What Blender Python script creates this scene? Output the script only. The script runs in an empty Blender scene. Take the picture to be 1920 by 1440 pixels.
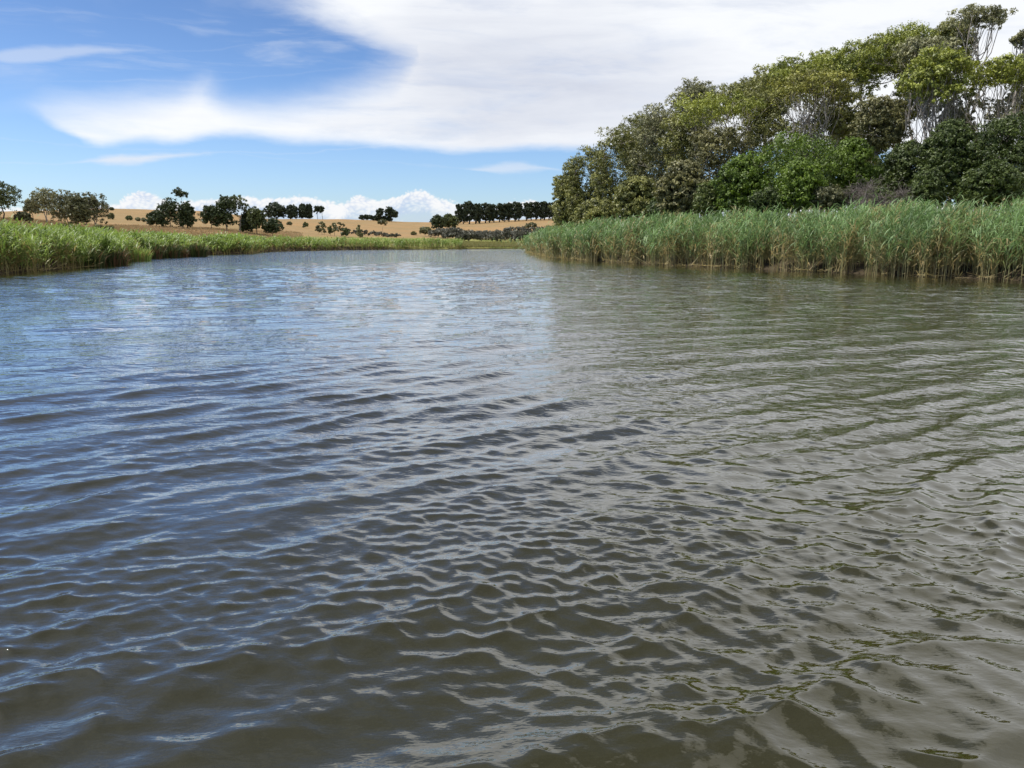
import bpy, math, random
import numpy as np
from mathutils import Vector

SC = bpy.context.scene
COL = SC.collection
F = 1423.0                      # focal length in pixels of the 1920 wide picture
PITCH = math.radians(10.55)
CAMH = 1.65
SP, CP = math.sin(PITCH), math.cos(PITCH)

# ------------------------------------------------------------------ camera
cam_data = bpy.data.cameras.new('camera')
cam = bpy.data.objects.new('camera', cam_data)
COL.objects.link(cam)
cam.location = (0, 0, CAMH)
cam.rotation_euler = (math.radians(90) - PITCH, 0, 0)
cam_data.sensor_width = 36.0
cam_data.lens = 36.0 * F / 1920.0
cam_data.clip_start = 0.05
cam_data.clip_end = 9000
SC.camera = cam
SC.render.resolution_x, SC.render.resolution_y = 1024, 768

# ------------------------------------------------------------------ colour management
SC.render.engine = 'CYCLES'
SC.view_settings.view_transform = 'Standard'
SC.view_settings.look = 'None'
SC.view_settings.exposure = 0.22
SC.view_settings.gamma = 1.0
SC.view_settings.use_curve_mapping = False
SC.cycles.max_bounces = 6
SC.cycles.diffuse_bounces = 2
SC.cycles.glossy_bounces = 3
SC.cycles.transmission_bounces = 3

# ------------------------------------------------------------------ sun
SUN_AZ = math.radians(-88)      # measured clockwise from +Y (the view direction): the sun is on the left
SUN_EL = math.radians(58)
sd = Vector((math.sin(SUN_AZ) * math.cos(SUN_EL), math.cos(SUN_AZ) * math.cos(SUN_EL), math.sin(SUN_EL)))
sun_data = bpy.data.lights.new('sun', 'SUN')
sun_data.energy = 5.0
sun_data.angle = math.radians(0.53)
sun_data.color = (1.0, 0.955, 0.88)
sun = bpy.data.objects.new('sun', sun_data)
COL.objects.link(sun)
sun.rotation_euler = sd.to_track_quat('Z', 'Y').to_euler()
sun.location = (-40, 20, 60)


def ray(x, y):
    u = (x - 960.0) / F
    v = (720.0 - y) / F
    return u, CP + v * SP, v * CP - SP


def azel(x, y):
    dx, dy, dz = ray(x, y)
    n = math.sqrt(dx * dx + dy * dy + dz * dz)
    return math.atan2(dx, dy), math.asin(dz / n)


# ------------------------------------------------------------------ world: sky and clouds
WSTR = 0.12
world = bpy.data.worlds.new('World')
SC.world = world
world.use_nodes = True
WT = world.node_tree
WT.nodes.clear()


class NG:
    """tiny helper to write node maths as expressions"""
    def __init__(s, tree):
        s.t = tree

    def n(s, typ, **kw):
        nd = s.t.nodes.new(typ)
        for k, v in kw.items():
            setattr(nd, k, v)
        return nd

    def put(s, sock, v):
        if isinstance(v, bpy.types.NodeSocket):
            s.t.links.new(v, sock)
        else:
            sock.default_value = v

    def m(s, op, a, b=0.0, c=0.0, clamp=False):
        nd = s.n('ShaderNodeMath', operation=op)
        nd.use_clamp = clamp
        s.put(nd.inputs[0], a)
        s.put(nd.inputs[1], b)
        if len(nd.inputs) > 2:
            s.put(nd.inputs[2], c)
        return nd.outputs[0]

    def add(s, a, b): return s.m('ADD', a, b)
    def sub(s, a, b): return s.m('SUBTRACT', a, b)
    def mul(s, a, b): return s.m('MULTIPLY', a, b)

    def smooth(s, v, lo, hi, a=0.0, b=1.0):
        nd = s.n('ShaderNodeMapRange', interpolation_type='SMOOTHSTEP')
        s.put(nd.inputs['Value'], v)
        s.put(nd.inputs['From Min'], lo)
        s.put(nd.inputs['From Max'], hi)
        s.put(nd.inputs['To Min'], a)
        s.put(nd.inputs['To Max'], b)
        return nd.outputs[0]

    def lin(s, v, lo, hi, a=0.0, b=1.0):
        nd = s.n('ShaderNodeMapRange')
        s.put(nd.inputs['Value'], v)
        s.put(nd.inputs['From Min'], lo)
        s.put(nd.inputs['From Max'], hi)
        s.put(nd.inputs['To Min'], a)
        s.put(nd.inputs['To Max'], b)
        return nd.outputs[0]

    def comb(s, x, y, z):
        nd = s.n('ShaderNodeCombineXYZ')
        s.put(nd.inputs[0], x)
        s.put(nd.inputs[1], y)
        s.put(nd.inputs[2], z)
        return nd.outputs[0]

    def noise(s, vec, scale=1.0, detail=4.0, rough=0.5, dist=0.0):
        nd = s.n('ShaderNodeTexNoise')
        s.put(nd.inputs['Vector'], vec)
        s.put(nd.inputs['Scale'], scale)
        s.put(nd.inputs['Detail'], detail)
        s.put(nd.inputs['Roughness'], rough)
        s.put(nd.inputs['Distortion'], dist)
        return nd.outputs[0]

    def mix(s, f, a, b):
        nd = s.n('ShaderNodeMix', data_type='RGBA')
        s.put(nd.inputs[0], f)
        s.put(nd.inputs[6], a)
        s.put(nd.inputs[7], b)
        return nd.outputs[2]

    def curve(s, v, pts, x0, x1, y0, y1, handle='AUTO'):
        """piecewise function through pts, v in x0..x1, result in y0..y1"""
        nd = s.n('ShaderNodeFloatCurve')
        c = nd.mapping.curves[0]
        P = [((px - x0) / (x1 - x0), (py - y0) / (y1 - y0)) for px, py in pts]
        P = [(min(1, max(0, a)), min(1, max(0, b))) for a, b in P]
        P.sort()
        while len(c.points) < len(P):
            c.points.new(0.5, 0.5)
        for q, (a, b) in zip(c.points, P):
            q.location = (a, b)
            q.handle_type = handle
        nd.mapping.update()
        t = s.lin(v, x0, x1)
        s.put(nd.inputs['Value'], t)
        return s.m('MULTIPLY_ADD', nd.outputs[0], y1 - y0, y0)


g = NG(WT)
tc = g.n('ShaderNodeTexCoord')
vec = tc.outputs['Generated']
sep = g.n('ShaderNodeSeparateXYZ')
g.put(sep.inputs[0], vec)
dx, dy, dz = sep.outputs[0], sep.outputs[1], sep.outputs[2]
az = g.m('ARCTAN2', dx, dy)
el = g.m('ARCSINE', dz)
sky = g.n('ShaderNodeTexSky', sky_type='NISHITA')
sky.sun_disc = False
sky.sun_elevation = SUN_EL
sky.sun_rotation = SUN_AZ
sky.altitude = 20
sky.air_density = 1.0
sky.dust_density = 0.35
sky.ozone_density = 1.6
hs = g.n('ShaderNodeHueSaturation')
g.put(hs.inputs['Color'], sky.outputs[0])
hs.inputs['Saturation'].default_value = 1.08
tintn = g.n('ShaderNodeMix', data_type='RGBA', blend_type='MULTIPLY')
tintn.inputs[0].default_value = 1.0
g.put(tintn.inputs[6], hs.outputs[0])
tintn.inputs[7].default_value = (0.72, 0.84, 1.08, 1)
skyd = g.n('ShaderNodeHueSaturation')
g.put(skyd.inputs['Color'], tintn.outputs[2])
g.put(skyd.inputs['Value'], g.smooth(el, 0.08, 0.30, 1.0, 0.80))
g.put(skyd.inputs['Saturation'], g.smooth(el, 0.26, 0.8, 1.0, 0.78))
skycol = skyd.outputs[0]

# warped coordinates so that cloud edges are ragged
AE = g.comb(az, g.mul(el, 1.0), 0.0)
n1 = g.noise(g.comb(g.mul(az, 5.0), g.mul(el, 11.0), 3.1), 1.0, 5, 0.55)
n2 = g.noise(g.comb(g.mul(az, 5.0), g.mul(el, 11.0), 9.7), 1.0, 5, 0.55)
fine = g.noise(g.comb(g.mul(az, 14.0), g.mul(el, 60.0), 1.7), 1.0, 6, 0.6)
azw = g.add(az, g.mul(g.sub(n1, 0.5), 0.07))
elw = g.add(el, g.add(g.mul(g.sub(n2, 0.5), 0.028), g.mul(g.sub(fine, 0.5), 0.008)))


def pts(lst):
    return [azel(x, y) for x, y in lst]


R0, R1 = -1.3, 1.3
loA = g.curve(azw, [(-1.3, 0.33), (-0.9, 0.26), (-0.66, 0.20)] + pts([(10, 214), (60, 216), (120, 250), (180, 279), (250, 273), (330, 279), (400, 269), (600, 272), (780, 285), (900, 287), (1060, 283), (1500, 290), (2100, 300)]) + [(1.3, 0.1)], R0, R1, 0, 1.2)
upA = g.curve(azw, [(-1.3, 0.32), (-0.9, 0.25), (-0.66, 0.19)] + pts([(10, 216), (55, 209), (110, 190), (200, 180), (280, 170), (335, 158), (380, 143), (404, 160), (436, 180), (490, 182), (560, 172), (640, 155), (700, 132)]) + [(azel(735, 0)[0], 0.215), (azel(790, 0)[0], 0.30), (azel(850, 0)[0], 0.9), (1.3, 1.2)], R0, R1, 0, 1.2)
fib = g.noise(g.comb(g.add(g.mul(az, 5.0), g.mul(el, -7.0)), g.add(g.mul(el, 26.0), g.mul(az, 3.0)), 41.0), 1.0, 6, 0.62, 0.4)
elw = g.add(elw, g.mul(g.sub(fib, 0.5), 0.014))
azw = g.add(azw, g.mul(g.sub(fib, 0.5), 0.10))
mA = g.mul(g.smooth(g.sub(elw, loA), -0.002, 0.014), g.smooth(g.sub(upA, elw), -0.016, 0.045))
lbB = g.curve(elw, [(0.0, 1.3), (0.1, 1.25), (0.16, 0.5), (0.183, -0.02)] + [(azel(x, y)[1], azel(x, y)[0]) for x, y in [(760, 150), (726, 128), (690, 98), (625, 66), (570, 36), (525, 0)]] + [(0.36, -0.33), (0.5, -0.42), (0.8, -0.45), (1.2, -0.6), (1.57, -1.2)], 0, 1.6, -1.3, 1.3)
mB = g.mul(g.smooth(g.sub(azw, lbB), -0.035, 0.075), g.smooth(az, 2.4, 1.3))
# the sheet thins out overhead, higher on the right than on the left
ov = g.noise(g.comb(g.mul(dx, 3.2), g.mul(dy, 3.0), g.mul(dz, 3.0)), 1.0, 3, 0.5, 0.5)
elmax = g.curve(azw, [(-1.3, 0.3), (-0.5, 0.33), (-0.2, 0.36), (0.05, 0.42), (0.25, 0.54), (0.42, 0.70), (0.60, 0.92), (0.9, 1.15), (1.3, 1.25)], R0, R1, 0, 1.3)
elmax = g.add(elmax, g.mul(g.sub(ov, 0.5), 0.6))
cut = g.smooth(g.add(g.sub(elmax, el), g.mul(g.sub(fib, 0.5), 0.18)), -0.06, 0.14)
low = g.smooth(el, 0.37, 0.31)
mB = g.mul(mB, g.m('MAXIMUM', cut, low))
# thin wisps on the blue part
wn = g.noise(g.comb(g.mul(azw, 3.0), g.mul(elw, 26.0), 5.0), 1.0, 5, 0.6, 0.4)
wisp = g.mul(g.smooth(wn, 0.50, 0.74), g.mul(g.smooth(el, 0.145, 0.2), g.lin(el, 0.3, 0.6, 0.42, 0.2)))
veil = g.mul(g.smooth(g.noise(g.comb(g.mul(azw, 4.0), g.mul(elw, 10.0), 15.0), 1.0, 5, 0.6), 0.45, 0.8), g.mul(g.smooth(el, 0.22, 0.3), 0.35))
# the lens shaped streaks
def streak(x0, x1, y, dy, hy, a):
    c0, e0 = azel(x0, y)
    c1, e1 = azel(x1, y + dy)
    cen = g.add(e0, g.mul(g.sub(azw, c0), (e1 - e0) / (c1 - c0)))
    ends = g.mul(g.smooth(azw, c0 - 0.02, c0 + 0.06), g.smooth(azw, c1 + 0.02, c1 - 0.12))
    w = g.mul(ends, hy / F)
    d = g.m('ABSOLUTE', g.sub(elw, cen))
    return g.mul(g.smooth(g.sub(w, d), -0.002, 0.006), a)

s1 = streak(130, 420, 305, -12, 9, 0.85)
s2 = streak(-60, 275, 108, -12, 15, 0.42)
s3 = streak(205, 330, 156, -4, 5, 0.4)
s4 = streak(890, 1080, 312, 4, 13, 0.55)
s5 = streak(310, 480, 45, 20, 12, 0.22)
# cumulus bank low on the horizon
cn = g.noise(g.comb(g.mul(az, 26.0), g.mul(el, 40.0), 2.0), 1.0, 4, 0.42)
cn2 = g.n('ShaderNodeTexVoronoi', feature='SMOOTH_F1')
g.put(cn2.inputs['Vector'], g.comb(g.add(g.mul(az, 46.0), g.mul(cn, 1.6)), g.add(g.mul(el, 60.0), g.mul(cn, 1.2)), 0.0))
cn2.inputs['Smoothness'].default_value = 0.35
bil = g.sub(0.45, cn2.outputs[0])
top = g.curve(az, [(-1.3, 0.075), (-0.9, 0.07)] + pts([(-80, 374), (60, 385), (215, 374), (262, 365), (310, 370), (400, 374), (452, 365), (500, 370), (560, 365), (612, 374), (640, 380), (672, 368), (700, 372), (745, 364), (790, 355), (812, 367), (850, 377), (875, 388), (930, 386), (965, 377), (1010, 377), (1060, 388), (1300, 384), (1600, 380), (2000, 378)]) + [(1.3, 0.07)], R0, R1, 0, 0.3)
topn = g.add(top, g.add(g.mul(bil, 0.005), g.mul(g.sub(cn, 0.5), 0.022)))
mC = g.mul(g.smooth(g.sub(topn, el), -0.0015, 0.0038), 0.96)
cden = g.smooth(g.noise(g.comb(g.mul(az, 12.0), g.mul(el, 44.0), 12.0), 1.0, 5, 0.55), 0.34, 0.6)
deep = g.smooth(g.sub(topn, el), 0.004, 0.032)
mC = g.mul(mC, g.sub(1.0, g.mul(deep, g.sub(0.62, g.mul(cden, 0.42)))))

# cloud colours, in display units divided by the background strength
def cc(r, gg, b, k=1.0):
    k *= 0.86
    return (r * k / WSTR, gg * k / WSTR, b * k / WSTR, 1)

sh = g.noise(g.comb(g.mul(azw, 2.6), g.mul(elw, 7.0), 21.0), 1.0, 4, 0.5)
# the grey patch in the middle of the sheet
gx, gy = azel(930, 165)
gd = g.m('SQRT', g.add(g.m('POWER', g.mul(g.sub(azw, gx + 0.04), 2.9), 2.0), g.m('POWER', g.mul(g.sub(elw, gy + 0.01), 9.0), 2.0)))
grey = g.smooth(gd, 1.15, 0.15)
shade = g.m('MAXIMUM', g.mul(grey, 0.5), g.smooth(sh, 0.56, 0.8, 0.0, 0.6))
strk = g.noise(g.comb(g.add(g.mul(azw, 2.2), g.mul(elw, -3.0)), g.mul(elw, 19.0), 31.0), 1.0, 6, 0.6, 0.3)
shade = g.add(shade, g.add(g.mul(g.sub(fine, 0.5), 0.2), g.mul(g.sub(strk, 0.57), 0.9)))
colAB = g.mix(shade, cc(0.98, 1.0, 1.03), cc(0.46, 0.51, 0.66))
cs = g.add(g.mul(g.sub(topn, el), 28.0), g.mul(g.sub(cn, 0.5), 1.6))
colC = g.mix(g.smooth(g.add(cs, g.mul(bil, -0.9)), 0.0, 1.0), cc(0.97, 0.97, 0.98), cc(0.55, 0.66, 0.86))

mAB = g.m('MAXIMUM', g.mul(mA, g.m('MAXIMUM', cut, low)), mB)
mAB = g.mul(mAB, g.sub(0.98, g.mul(g.smooth(fib, 0.46, 0.72), 0.20)))
thin = g.m('MAXIMUM', g.m('MAXIMUM', wisp, veil), g.m('MAXIMUM', g.m('MAXIMUM', s1, s2), g.m('MAXIMUM', s3, g.m('MAXIMUM', s4, s5))))
c1 = g.mix(thin, skycol, cc(0.80, 0.85, 0.94))
c2 = g.mix(mAB, c1, colAB)
c3 = g.mix(mC, c2, colC)
bg = g.n('ShaderNodeBackground')
g.put(bg.inputs['Color'], c3)
bg.inputs['Strength'].default_value = WSTR
wo = g.n('ShaderNodeOutputWorld')
WT.links.new(bg.outputs[0], wo.inputs[0])
world.cycles.sampling_method = 'MANUAL'
world.cycles.sample_map_resolution = 512


# ------------------------------------------------------------------ helpers
def new_mat(name):
    m = bpy.data.materials.new(name)
    m.use_nodes = True
    m.node_tree.nodes.clear()
    gg = NG(m.node_tree)
    out = gg.n('ShaderNodeOutputMaterial')
    return m, gg, out


def leaf_mat(name, dark, light, rough=0.5, trans=0.14, old=None):
    m, gg, out = new_mat(name)
    at = gg.n('ShaderNodeAttribute', attribute_name='tint')
    c = gg.mix(at.outputs['Fac'], (*dark, 1), (*light, 1))
    if old:
        a2 = gg.n('ShaderNodeAttribute', attribute_name='dry')
        c = gg.mix(a2.outputs['Fac'], c, (*old, 1))
    p = gg.n('ShaderNodeBsdfPrincipled')
    gg.put(p.inputs['Base Color'], c)
    p.inputs['Roughness'].default_value = rough
    p.inputs['Specular IOR Level'].default_value = 0.35
    tr = gg.n('ShaderNodeBsdfTranslucent')
    hv = gg.n('ShaderNodeHueSaturation')
    gg.put(hv.inputs['Color'], c)
    hv.inputs['Saturation'].default_value = 1.15
    hv.inputs['Value'].default_value = 1.3
    gg.put(tr.inputs['Color'], hv.outputs[0])
    mx = gg.n('ShaderNodeMixShader')
    mx.inputs[0].default_value = trans
    gg.t.links.new(p.outputs[0], mx.inputs[1])
    gg.t.links.new(tr.outputs[0], mx.inputs[2])
    gg.t.links.new(mx.outputs[0], out.inputs[0])
    return m


def bark_mat(name, a, b):
    m, gg, out = new_mat(name)
    t = gg.n('ShaderNodeTexCoord')
    mp = gg.n('ShaderNodeMapping')
    mp.inputs['Scale'].default_value = (3, 3, 0.7)
    gg.put(mp.inputs['Vector'], t.outputs['Object'])
    n = gg.noise(mp.outputs[0], 2.2, 5, 0.65)
    c = gg.mix(gg.smooth(n, 0.35, 0.65), (*a, 1), (*b, 1))
    p = gg.n('ShaderNodeBsdfPrincipled')
    gg.put(p.inputs['Base Color'], c)
    p.inputs['Roughness'].default_value = 0.9
    bm_ = gg.n('ShaderNodeBump')
    bm_.inputs['Distance'].default_value = 0.03
    gg.put(bm_.inputs['Height'], n)
    gg.put(p.inputs['Normal'], bm_.outputs[0])
    gg.t.links.new(p.outputs[0], out.inputs[0])
    return m


M = {}
M['gum_olive'] = leaf_mat('leaf_gum_olive', (0.050, 0.062, 0.020), (0.340, 0.335, 0.095))
M['gum_grey'] = leaf_mat('leaf_gum_grey', (0.060, 0.068, 0.035), (0.340, 0.330, 0.155))
M['gum_green'] = leaf_mat('leaf_gum_green', (0.050, 0.074, 0.014), (0.380, 0.405, 0.070))
M['gum_yellow'] = leaf_mat('leaf_gum_yellow', (0.070, 0.072, 0.018), (0.385, 0.375, 0.080))
M['gum_brown'] = leaf_mat('leaf_gum_brown', (0.050, 0.055, 0.022), (0.270, 0.250, 0.095))
M['bush_green'] = leaf_mat('leaf_bush_green', (0.022, 0.046, 0.006), (0.190, 0.275, 0.030))
M['bush_dark'] = leaf_mat('leaf_bush_dark', (0.016, 0.030, 0.008), (0.105, 0.140, 0.030))
M['bush_yellow'] = leaf_mat('leaf_bush_yellow', (0.060, 0.085, 0.020), (0.165, 0.190, 0.045))
M['pine'] = leaf_mat('leaf_pine', (0.016, 0.026, 0.013), (0.058, 0.080, 0.036), trans=0.12)
M['scrub_grey'] = leaf_mat('leaf_scrub_grey', (0.070, 0.070, 0.050), (0.170, 0.165, 0.120), trans=0.15)
M['far_green'] = leaf_mat('leaf_far_green', (0.035, 0.052, 0.018), (0.130, 0.155, 0.045))
M['far_dark'] = leaf_mat('leaf_far_dark', (0.020, 0.034, 0.012), (0.075, 0.100, 0.030))
M['far_olive'] = leaf_mat('leaf_far_olive', (0.052, 0.060, 0.028), (0.180, 0.175, 0.075))
M['reed_right'] = leaf_mat('leaf_reed_blue_green', (0.060, 0.105, 0.040), (0.245, 0.365, 0.150), trans=0.35, old=(0.40, 0.315, 0.16))
M['reed_left'] = leaf_mat('leaf_reed_yellow_green', (0.100, 0.150, 0.040), (0.300, 0.390, 0.120), trans=0.35, old=(0.34, 0.25, 0.12))
M['tussock'] = leaf_mat('leaf_sedge', (0.035, 0.052, 0.018), (0.110, 0.135, 0.045), old=(0.16, 0.09, 0.05))
M['marsh'] = leaf_mat('leaf_marsh_grass', (0.11, 0.13, 0.035), (0.30, 0.29, 0.09), old=(0.36, 0.27, 0.12))
M['drygrass'] = leaf_mat('leaf_dry_grass', (0.24, 0.17, 0.085), (0.44, 0.32, 0.17))
M['bark_pale'] = bark_mat('bark_pale', (0.16, 0.13, 0.105), (0.42, 0.38, 0.33))
M['bark_dark'] = bark_mat('bark_dark', (0.045, 0.036, 0.028), (0.12, 0.10, 0.08))
M['twig'] = bark_mat('bark_twig', (0.10, 0.085, 0.072), (0.20, 0.17, 0.15))


def mesh_from(name, V, Fq, Ft=None, attrs=None, smooth=False):
    """V (n,3), Fq (m,4) quads, Ft (k,3) triangles, attrs {name: (n,) float}"""
    V = np.ascontiguousarray(V, dtype=np.float32)
    nq = 0 if Fq is None else len(Fq)
    nt = 0 if Ft is None else len(Ft)
    me = bpy.data.meshes.new(name)
    me.vertices.add(len(V))
    me.vertices.foreach_set('co', V.ravel())
    idx = []
    if nq:
        idx.append(np.asarray(Fq, dtype=np.int32).ravel())
    if nt:
        idx.append(np.asarray(Ft, dtype=np.int32).ravel())
    idx = np.concatenate(idx)
    me.loops.add(len(idx))
    me.loops.foreach_set('vertex_index', idx)
    me.polygons.add(nq + nt)
    st = np.concatenate([np.arange(nq, dtype=np.int32) * 4, nq * 4 + np.arange(nt, dtype=np.int32) * 3])
    me.polygons.foreach_set('loop_start', st.astype(np.int32))
    if smooth:
        me.polygons.foreach_set('use_smooth', np.ones(nq + nt, dtype=bool))
    for k, v in (attrs or {}).items():
        a = me.attributes.new(k, 'FLOAT', 'POINT')
        a.data.foreach_set('value', np.ascontiguousarray(v, dtype=np.float32))
    me.update(calc_edges=True)
    return me


def link(name, me, mat=None, parent=None, loc=None):
    o = bpy.data.objects.new(name, me)
    COL.objects.link(o)
    if mat is not None and me is not None and not me.materials:
        me.materials.append(mat)
    if parent is not None:
        o.parent = parent
    if loc is not None:
        o.location = loc
    return o


def tag(o, label=None, cat=None, group=None, kind=None):
    if label: o['label'] = label
    if cat: o['category'] = cat
    if group: o['group'] = group
    if kind: o['kind'] = kind
    return o


def at(x, Y):
    """ground position under picture column x at depth Y"""
    # the columns are taken near the horizon row
    dxx, dyy, _ = ray(x, 450)
    return dxx / dyy * Y, Y


def zat(y, Y):
    _, dyy, dzz = ray(960, y)
    return CAMH + dzz / dyy * Y


def smoothstep(a, b, x):
    t = np.clip((x - a) / (b - a), 0, 1)
    return t * t * (3 - 2 * t)


# ------------------------------------------------------------------ river banks
def wpt(x, y):
    dxx, dyy, dzz = ray(x, y)
    t = CAMH / -dzz
    return (dxx * t, dyy * t)


LEFT = [(-140, 8), (-75, 24), (-44, 34)] + [wpt(*p) for p in [(0, 514), (60, 509), (120, 504), (200, 496), (222, 492), (236, 486), (300, 483), (352, 480), (372, 477.5), (462, 476), (490, 472), (560, 470), (640, 468.6), (740, 467.8), (870, 467.2)]]
FARB = [wpt(*p) for p in [(930, 466.4), (985, 466.2), (1040, 466)]]
RIGHT = [wpt(*p) for p in [(992, 469.5), (1000, 473.5), (1020, 478.5), (1045, 483.5), (1100, 488.5), (1200, 494), (1300, 499), (1400, 503.5), (1500, 508), (1600, 513), (1700, 517.5), (1800, 521.5), (1920, 526)]] + [(36, 29), (60, 22), (110, 12)]
# beyond the right tip the water bends away behind the reeds
POLY = [(-140, -60)] + LEFT + FARB + [(30, 205), (45, 215), (48, 196), (20, 175)] + RIGHT + [(110, -60)]


def seg_dist(px, py, line):
    d = np.full(px.shape, 1e9)
    for (x0, y0), (x1, y1) in zip(line[:-1], line[1:]):
        ex, ey = x1 - x0, y1 - y0
        L = ex * ex + ey * ey + 1e-9
        t = np.clip(((px - x0) * ex + (py - y0) * ey) / L, 0, 1)
        d = np.minimum(d, np.hypot(px - x0 - t * ex, py - y0 - t * ey))
    return d


def inside(px, py, poly):
    r = np.zeros(px.shape, dtype=bool)
    n = len(poly)
    for i in range(n):
        x0, y0 = poly[i]
        x1, y1 = poly[(i + 1) % n]
        if y0 == y1:
            continue
        c = ((y0 > py) != (y1 > py)) & (px < (x1 - x0) * (py - y0) / (y1 - y0) + x0)
        r ^= c
    return r


# ------------------------------------------------------------------ terrain
def hp(y, Y):
    return (Y, zat(y, Y))


PROF = {   # picture column : (depth, height) of the land
    -1500: [(0, .4), (60, .8), (130, 7), (400, 22), (470, 22), (900, 8), (6000, 0)],
    0:    [(0, .4), (75, .8), (112, 3.6), hp(411, 140), hp(398, 400), hp(397, 470), (900, 8), (6000, 0)],
    215:  [(0, .4), (80, .8), (112, 3.0), hp(423, 160), hp(412, 230), hp(391.5, 430), hp(390.5, 470), (900, 8), (6000, 0)],
    380:  [(0, .4), (110, .8), (150, 3.0), hp(429, 185), hp(420, 260), hp(397, 470), hp(396.5, 520), (900, 8), (6000, 0)],
    530:  [(0, .4), (150, .8), hp(441, 200), hp(434, 240), hp(411, 570), hp(410, 620), (1000, 8), (6000, 0)],
    640:  [(0, .4), (190, .8), hp(445, 225), hp(438, 280), hp(413, 580), hp(411.5, 640), (1000, 8), (6000, 0)],
    800:  [(0, .4), (205, .6), hp(451, 245), hp(445, 300), hp(420, 580), hp(416, 650), (1000, 8), (6000, 0)],
    880:  [(0, .4), (200, .3), hp(454, 270), hp(446, 320), hp(421, 590), hp(415, 660), (1000, 8), (6000, 0)],
    1035: [(0, .4), (200, .3), hp(454, 280), hp(446, 330), hp(416, 590), hp(409, 670), (1000, 8), (6000, 0)],
    1300: [(0, .5), (200, .8), (300, 2), (590, 18), (670, 21), (1000, 8), (6000, 0)],
    3400: [(0, .5), (200, .8), (300, 2), (590, 18), (670, 21), (1000, 8), (6000, 0)],
}
PX = sorted(PROF)
PU = np.array([ray(x, 450)[0] / ray(x, 450)[1] for x in PX])


def ground_h(X, Y):
    X = np.asarray(X, dtype=float)
    Y = np.asarray(Y, dtype=float)
    u = X / np.maximum(Y, 5)
    hs_ = np.stack([np.interp(Y, [q[0] for q in PROF[k]], [q[1] for q in PROF[k]]) for k in PX])
    u = np.clip(u, PU[0], PU[-1])
    i = np.clip(np.searchsorted(PU, u) - 1, 0, len(PU) - 2)
    t = (u - PU[i]) / (PU[i + 1] - PU[i])
    t = t * t * (3 - 2 * t) * 0.5 + t * 0.5
    a = np.take_along_axis(hs_, i[None], 0)[0]
    b = np.take_along_axis(hs_, (i + 1)[None], 0)[0]
    h = a * (1 - t) + b * t
    h = h + smoothstep(90, 300, Y) * (0.35 * np.sin(X * 0.045 + 1.3) * np.cos(Y * 0.031) + 0.12 * np.sin(X * 0.17 + Y * 0.11))
    return h


def gz(x, y):
    return float(ground_h(np.array([x]), np.array([y]))[0])


uu = np.concatenate([np.linspace(-5, -1.0, 30, endpoint=False), np.linspace(-1.0, 1.0, 220), np.linspace(1.0, 5, 31)[1:]])
yy = [10.0]
while yy[-1] < 6500:
    yy.append(yy[-1] * (1.023 if yy[-1] < 240 else (1.03 if yy[-1] < 750 else 1.12)))
yy = np.array(yy)
UU, YY = np.meshgrid(uu, yy)
XX = UU * YY
H = ground_h(XX.ravel(), YY.ravel()).reshape(XX.shape)
ins = inside(XX, YY, POLY)
dd = seg_dist(XX, YY, POLY)
sdist = np.where(ins, -dd, dd)
bank = smoothstep(-1.6, 1.2, sdist)
Z = -1.0 + (H + 1.0) * bank
nr, nc = XX.shape
I = np.arange(nr * nc).reshape(nr, nc)
quads = np.stack([I[:-1, :-1], I[:-1, 1:], I[1:, 1:], I[1:, :-1]], -1).reshape(-1, 4)
V = np.stack([XX, YY, Z], -1).reshape(-1, 3)
wet = np.clip(1 - smoothstep(2.6, 4.2, Z), 0, 1)
U_ = XX / YY
# marsh green fades to the dry paddock; the flat at the far bend stays green
wet = np.where(YY > 330, 0, wet)
mudv = (1 - smoothstep(5.0, 9.0, sdist)) * (YY < 190)
ter_me = mesh_from('terrain', V, quads, attrs={'wet': wet.ravel(), 'mud': mudv.ravel()}, smooth=True)

m, gg, out = new_mat('ground_material')
t_ = gg.n('ShaderNodeTexCoord')
ob = t_.outputs['Object']
big = gg.noise(ob, 0.012, 5, 0.55, 0.3)
mid = gg.noise(ob, 0.09, 6, 0.65)
mps = gg.n('ShaderNodeMapping')
mps.inputs['Scale'].default_value = (1.0, 0.28, 1.0)
mps.inputs['Rotation'].default_value = (0, 0, 0.35)
gg.put(mps.inputs['Vector'], ob)
sml = gg.noise(mps.outputs[0], 1.3, 6, 0.7)
dry = gg.mix(gg.smooth(big, 0.35, 0.65), (0.305, 0.185, 0.083, 1), (0.255, 0.175, 0.085, 1))
dry = gg.mix(gg.smooth(mid, 0.40, 0.72, 0, 0.85), dry, (0.18, 0.14, 0.062, 1))
dry = gg.mix(gg.smooth(sml, 0.45, 0.8, 0, 0.5), dry, (0.36, 0.25, 0.13, 1))
sepg = gg.n('ShaderNodeSeparateXYZ')
gg.put(sepg.inputs[0], ob)
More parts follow.
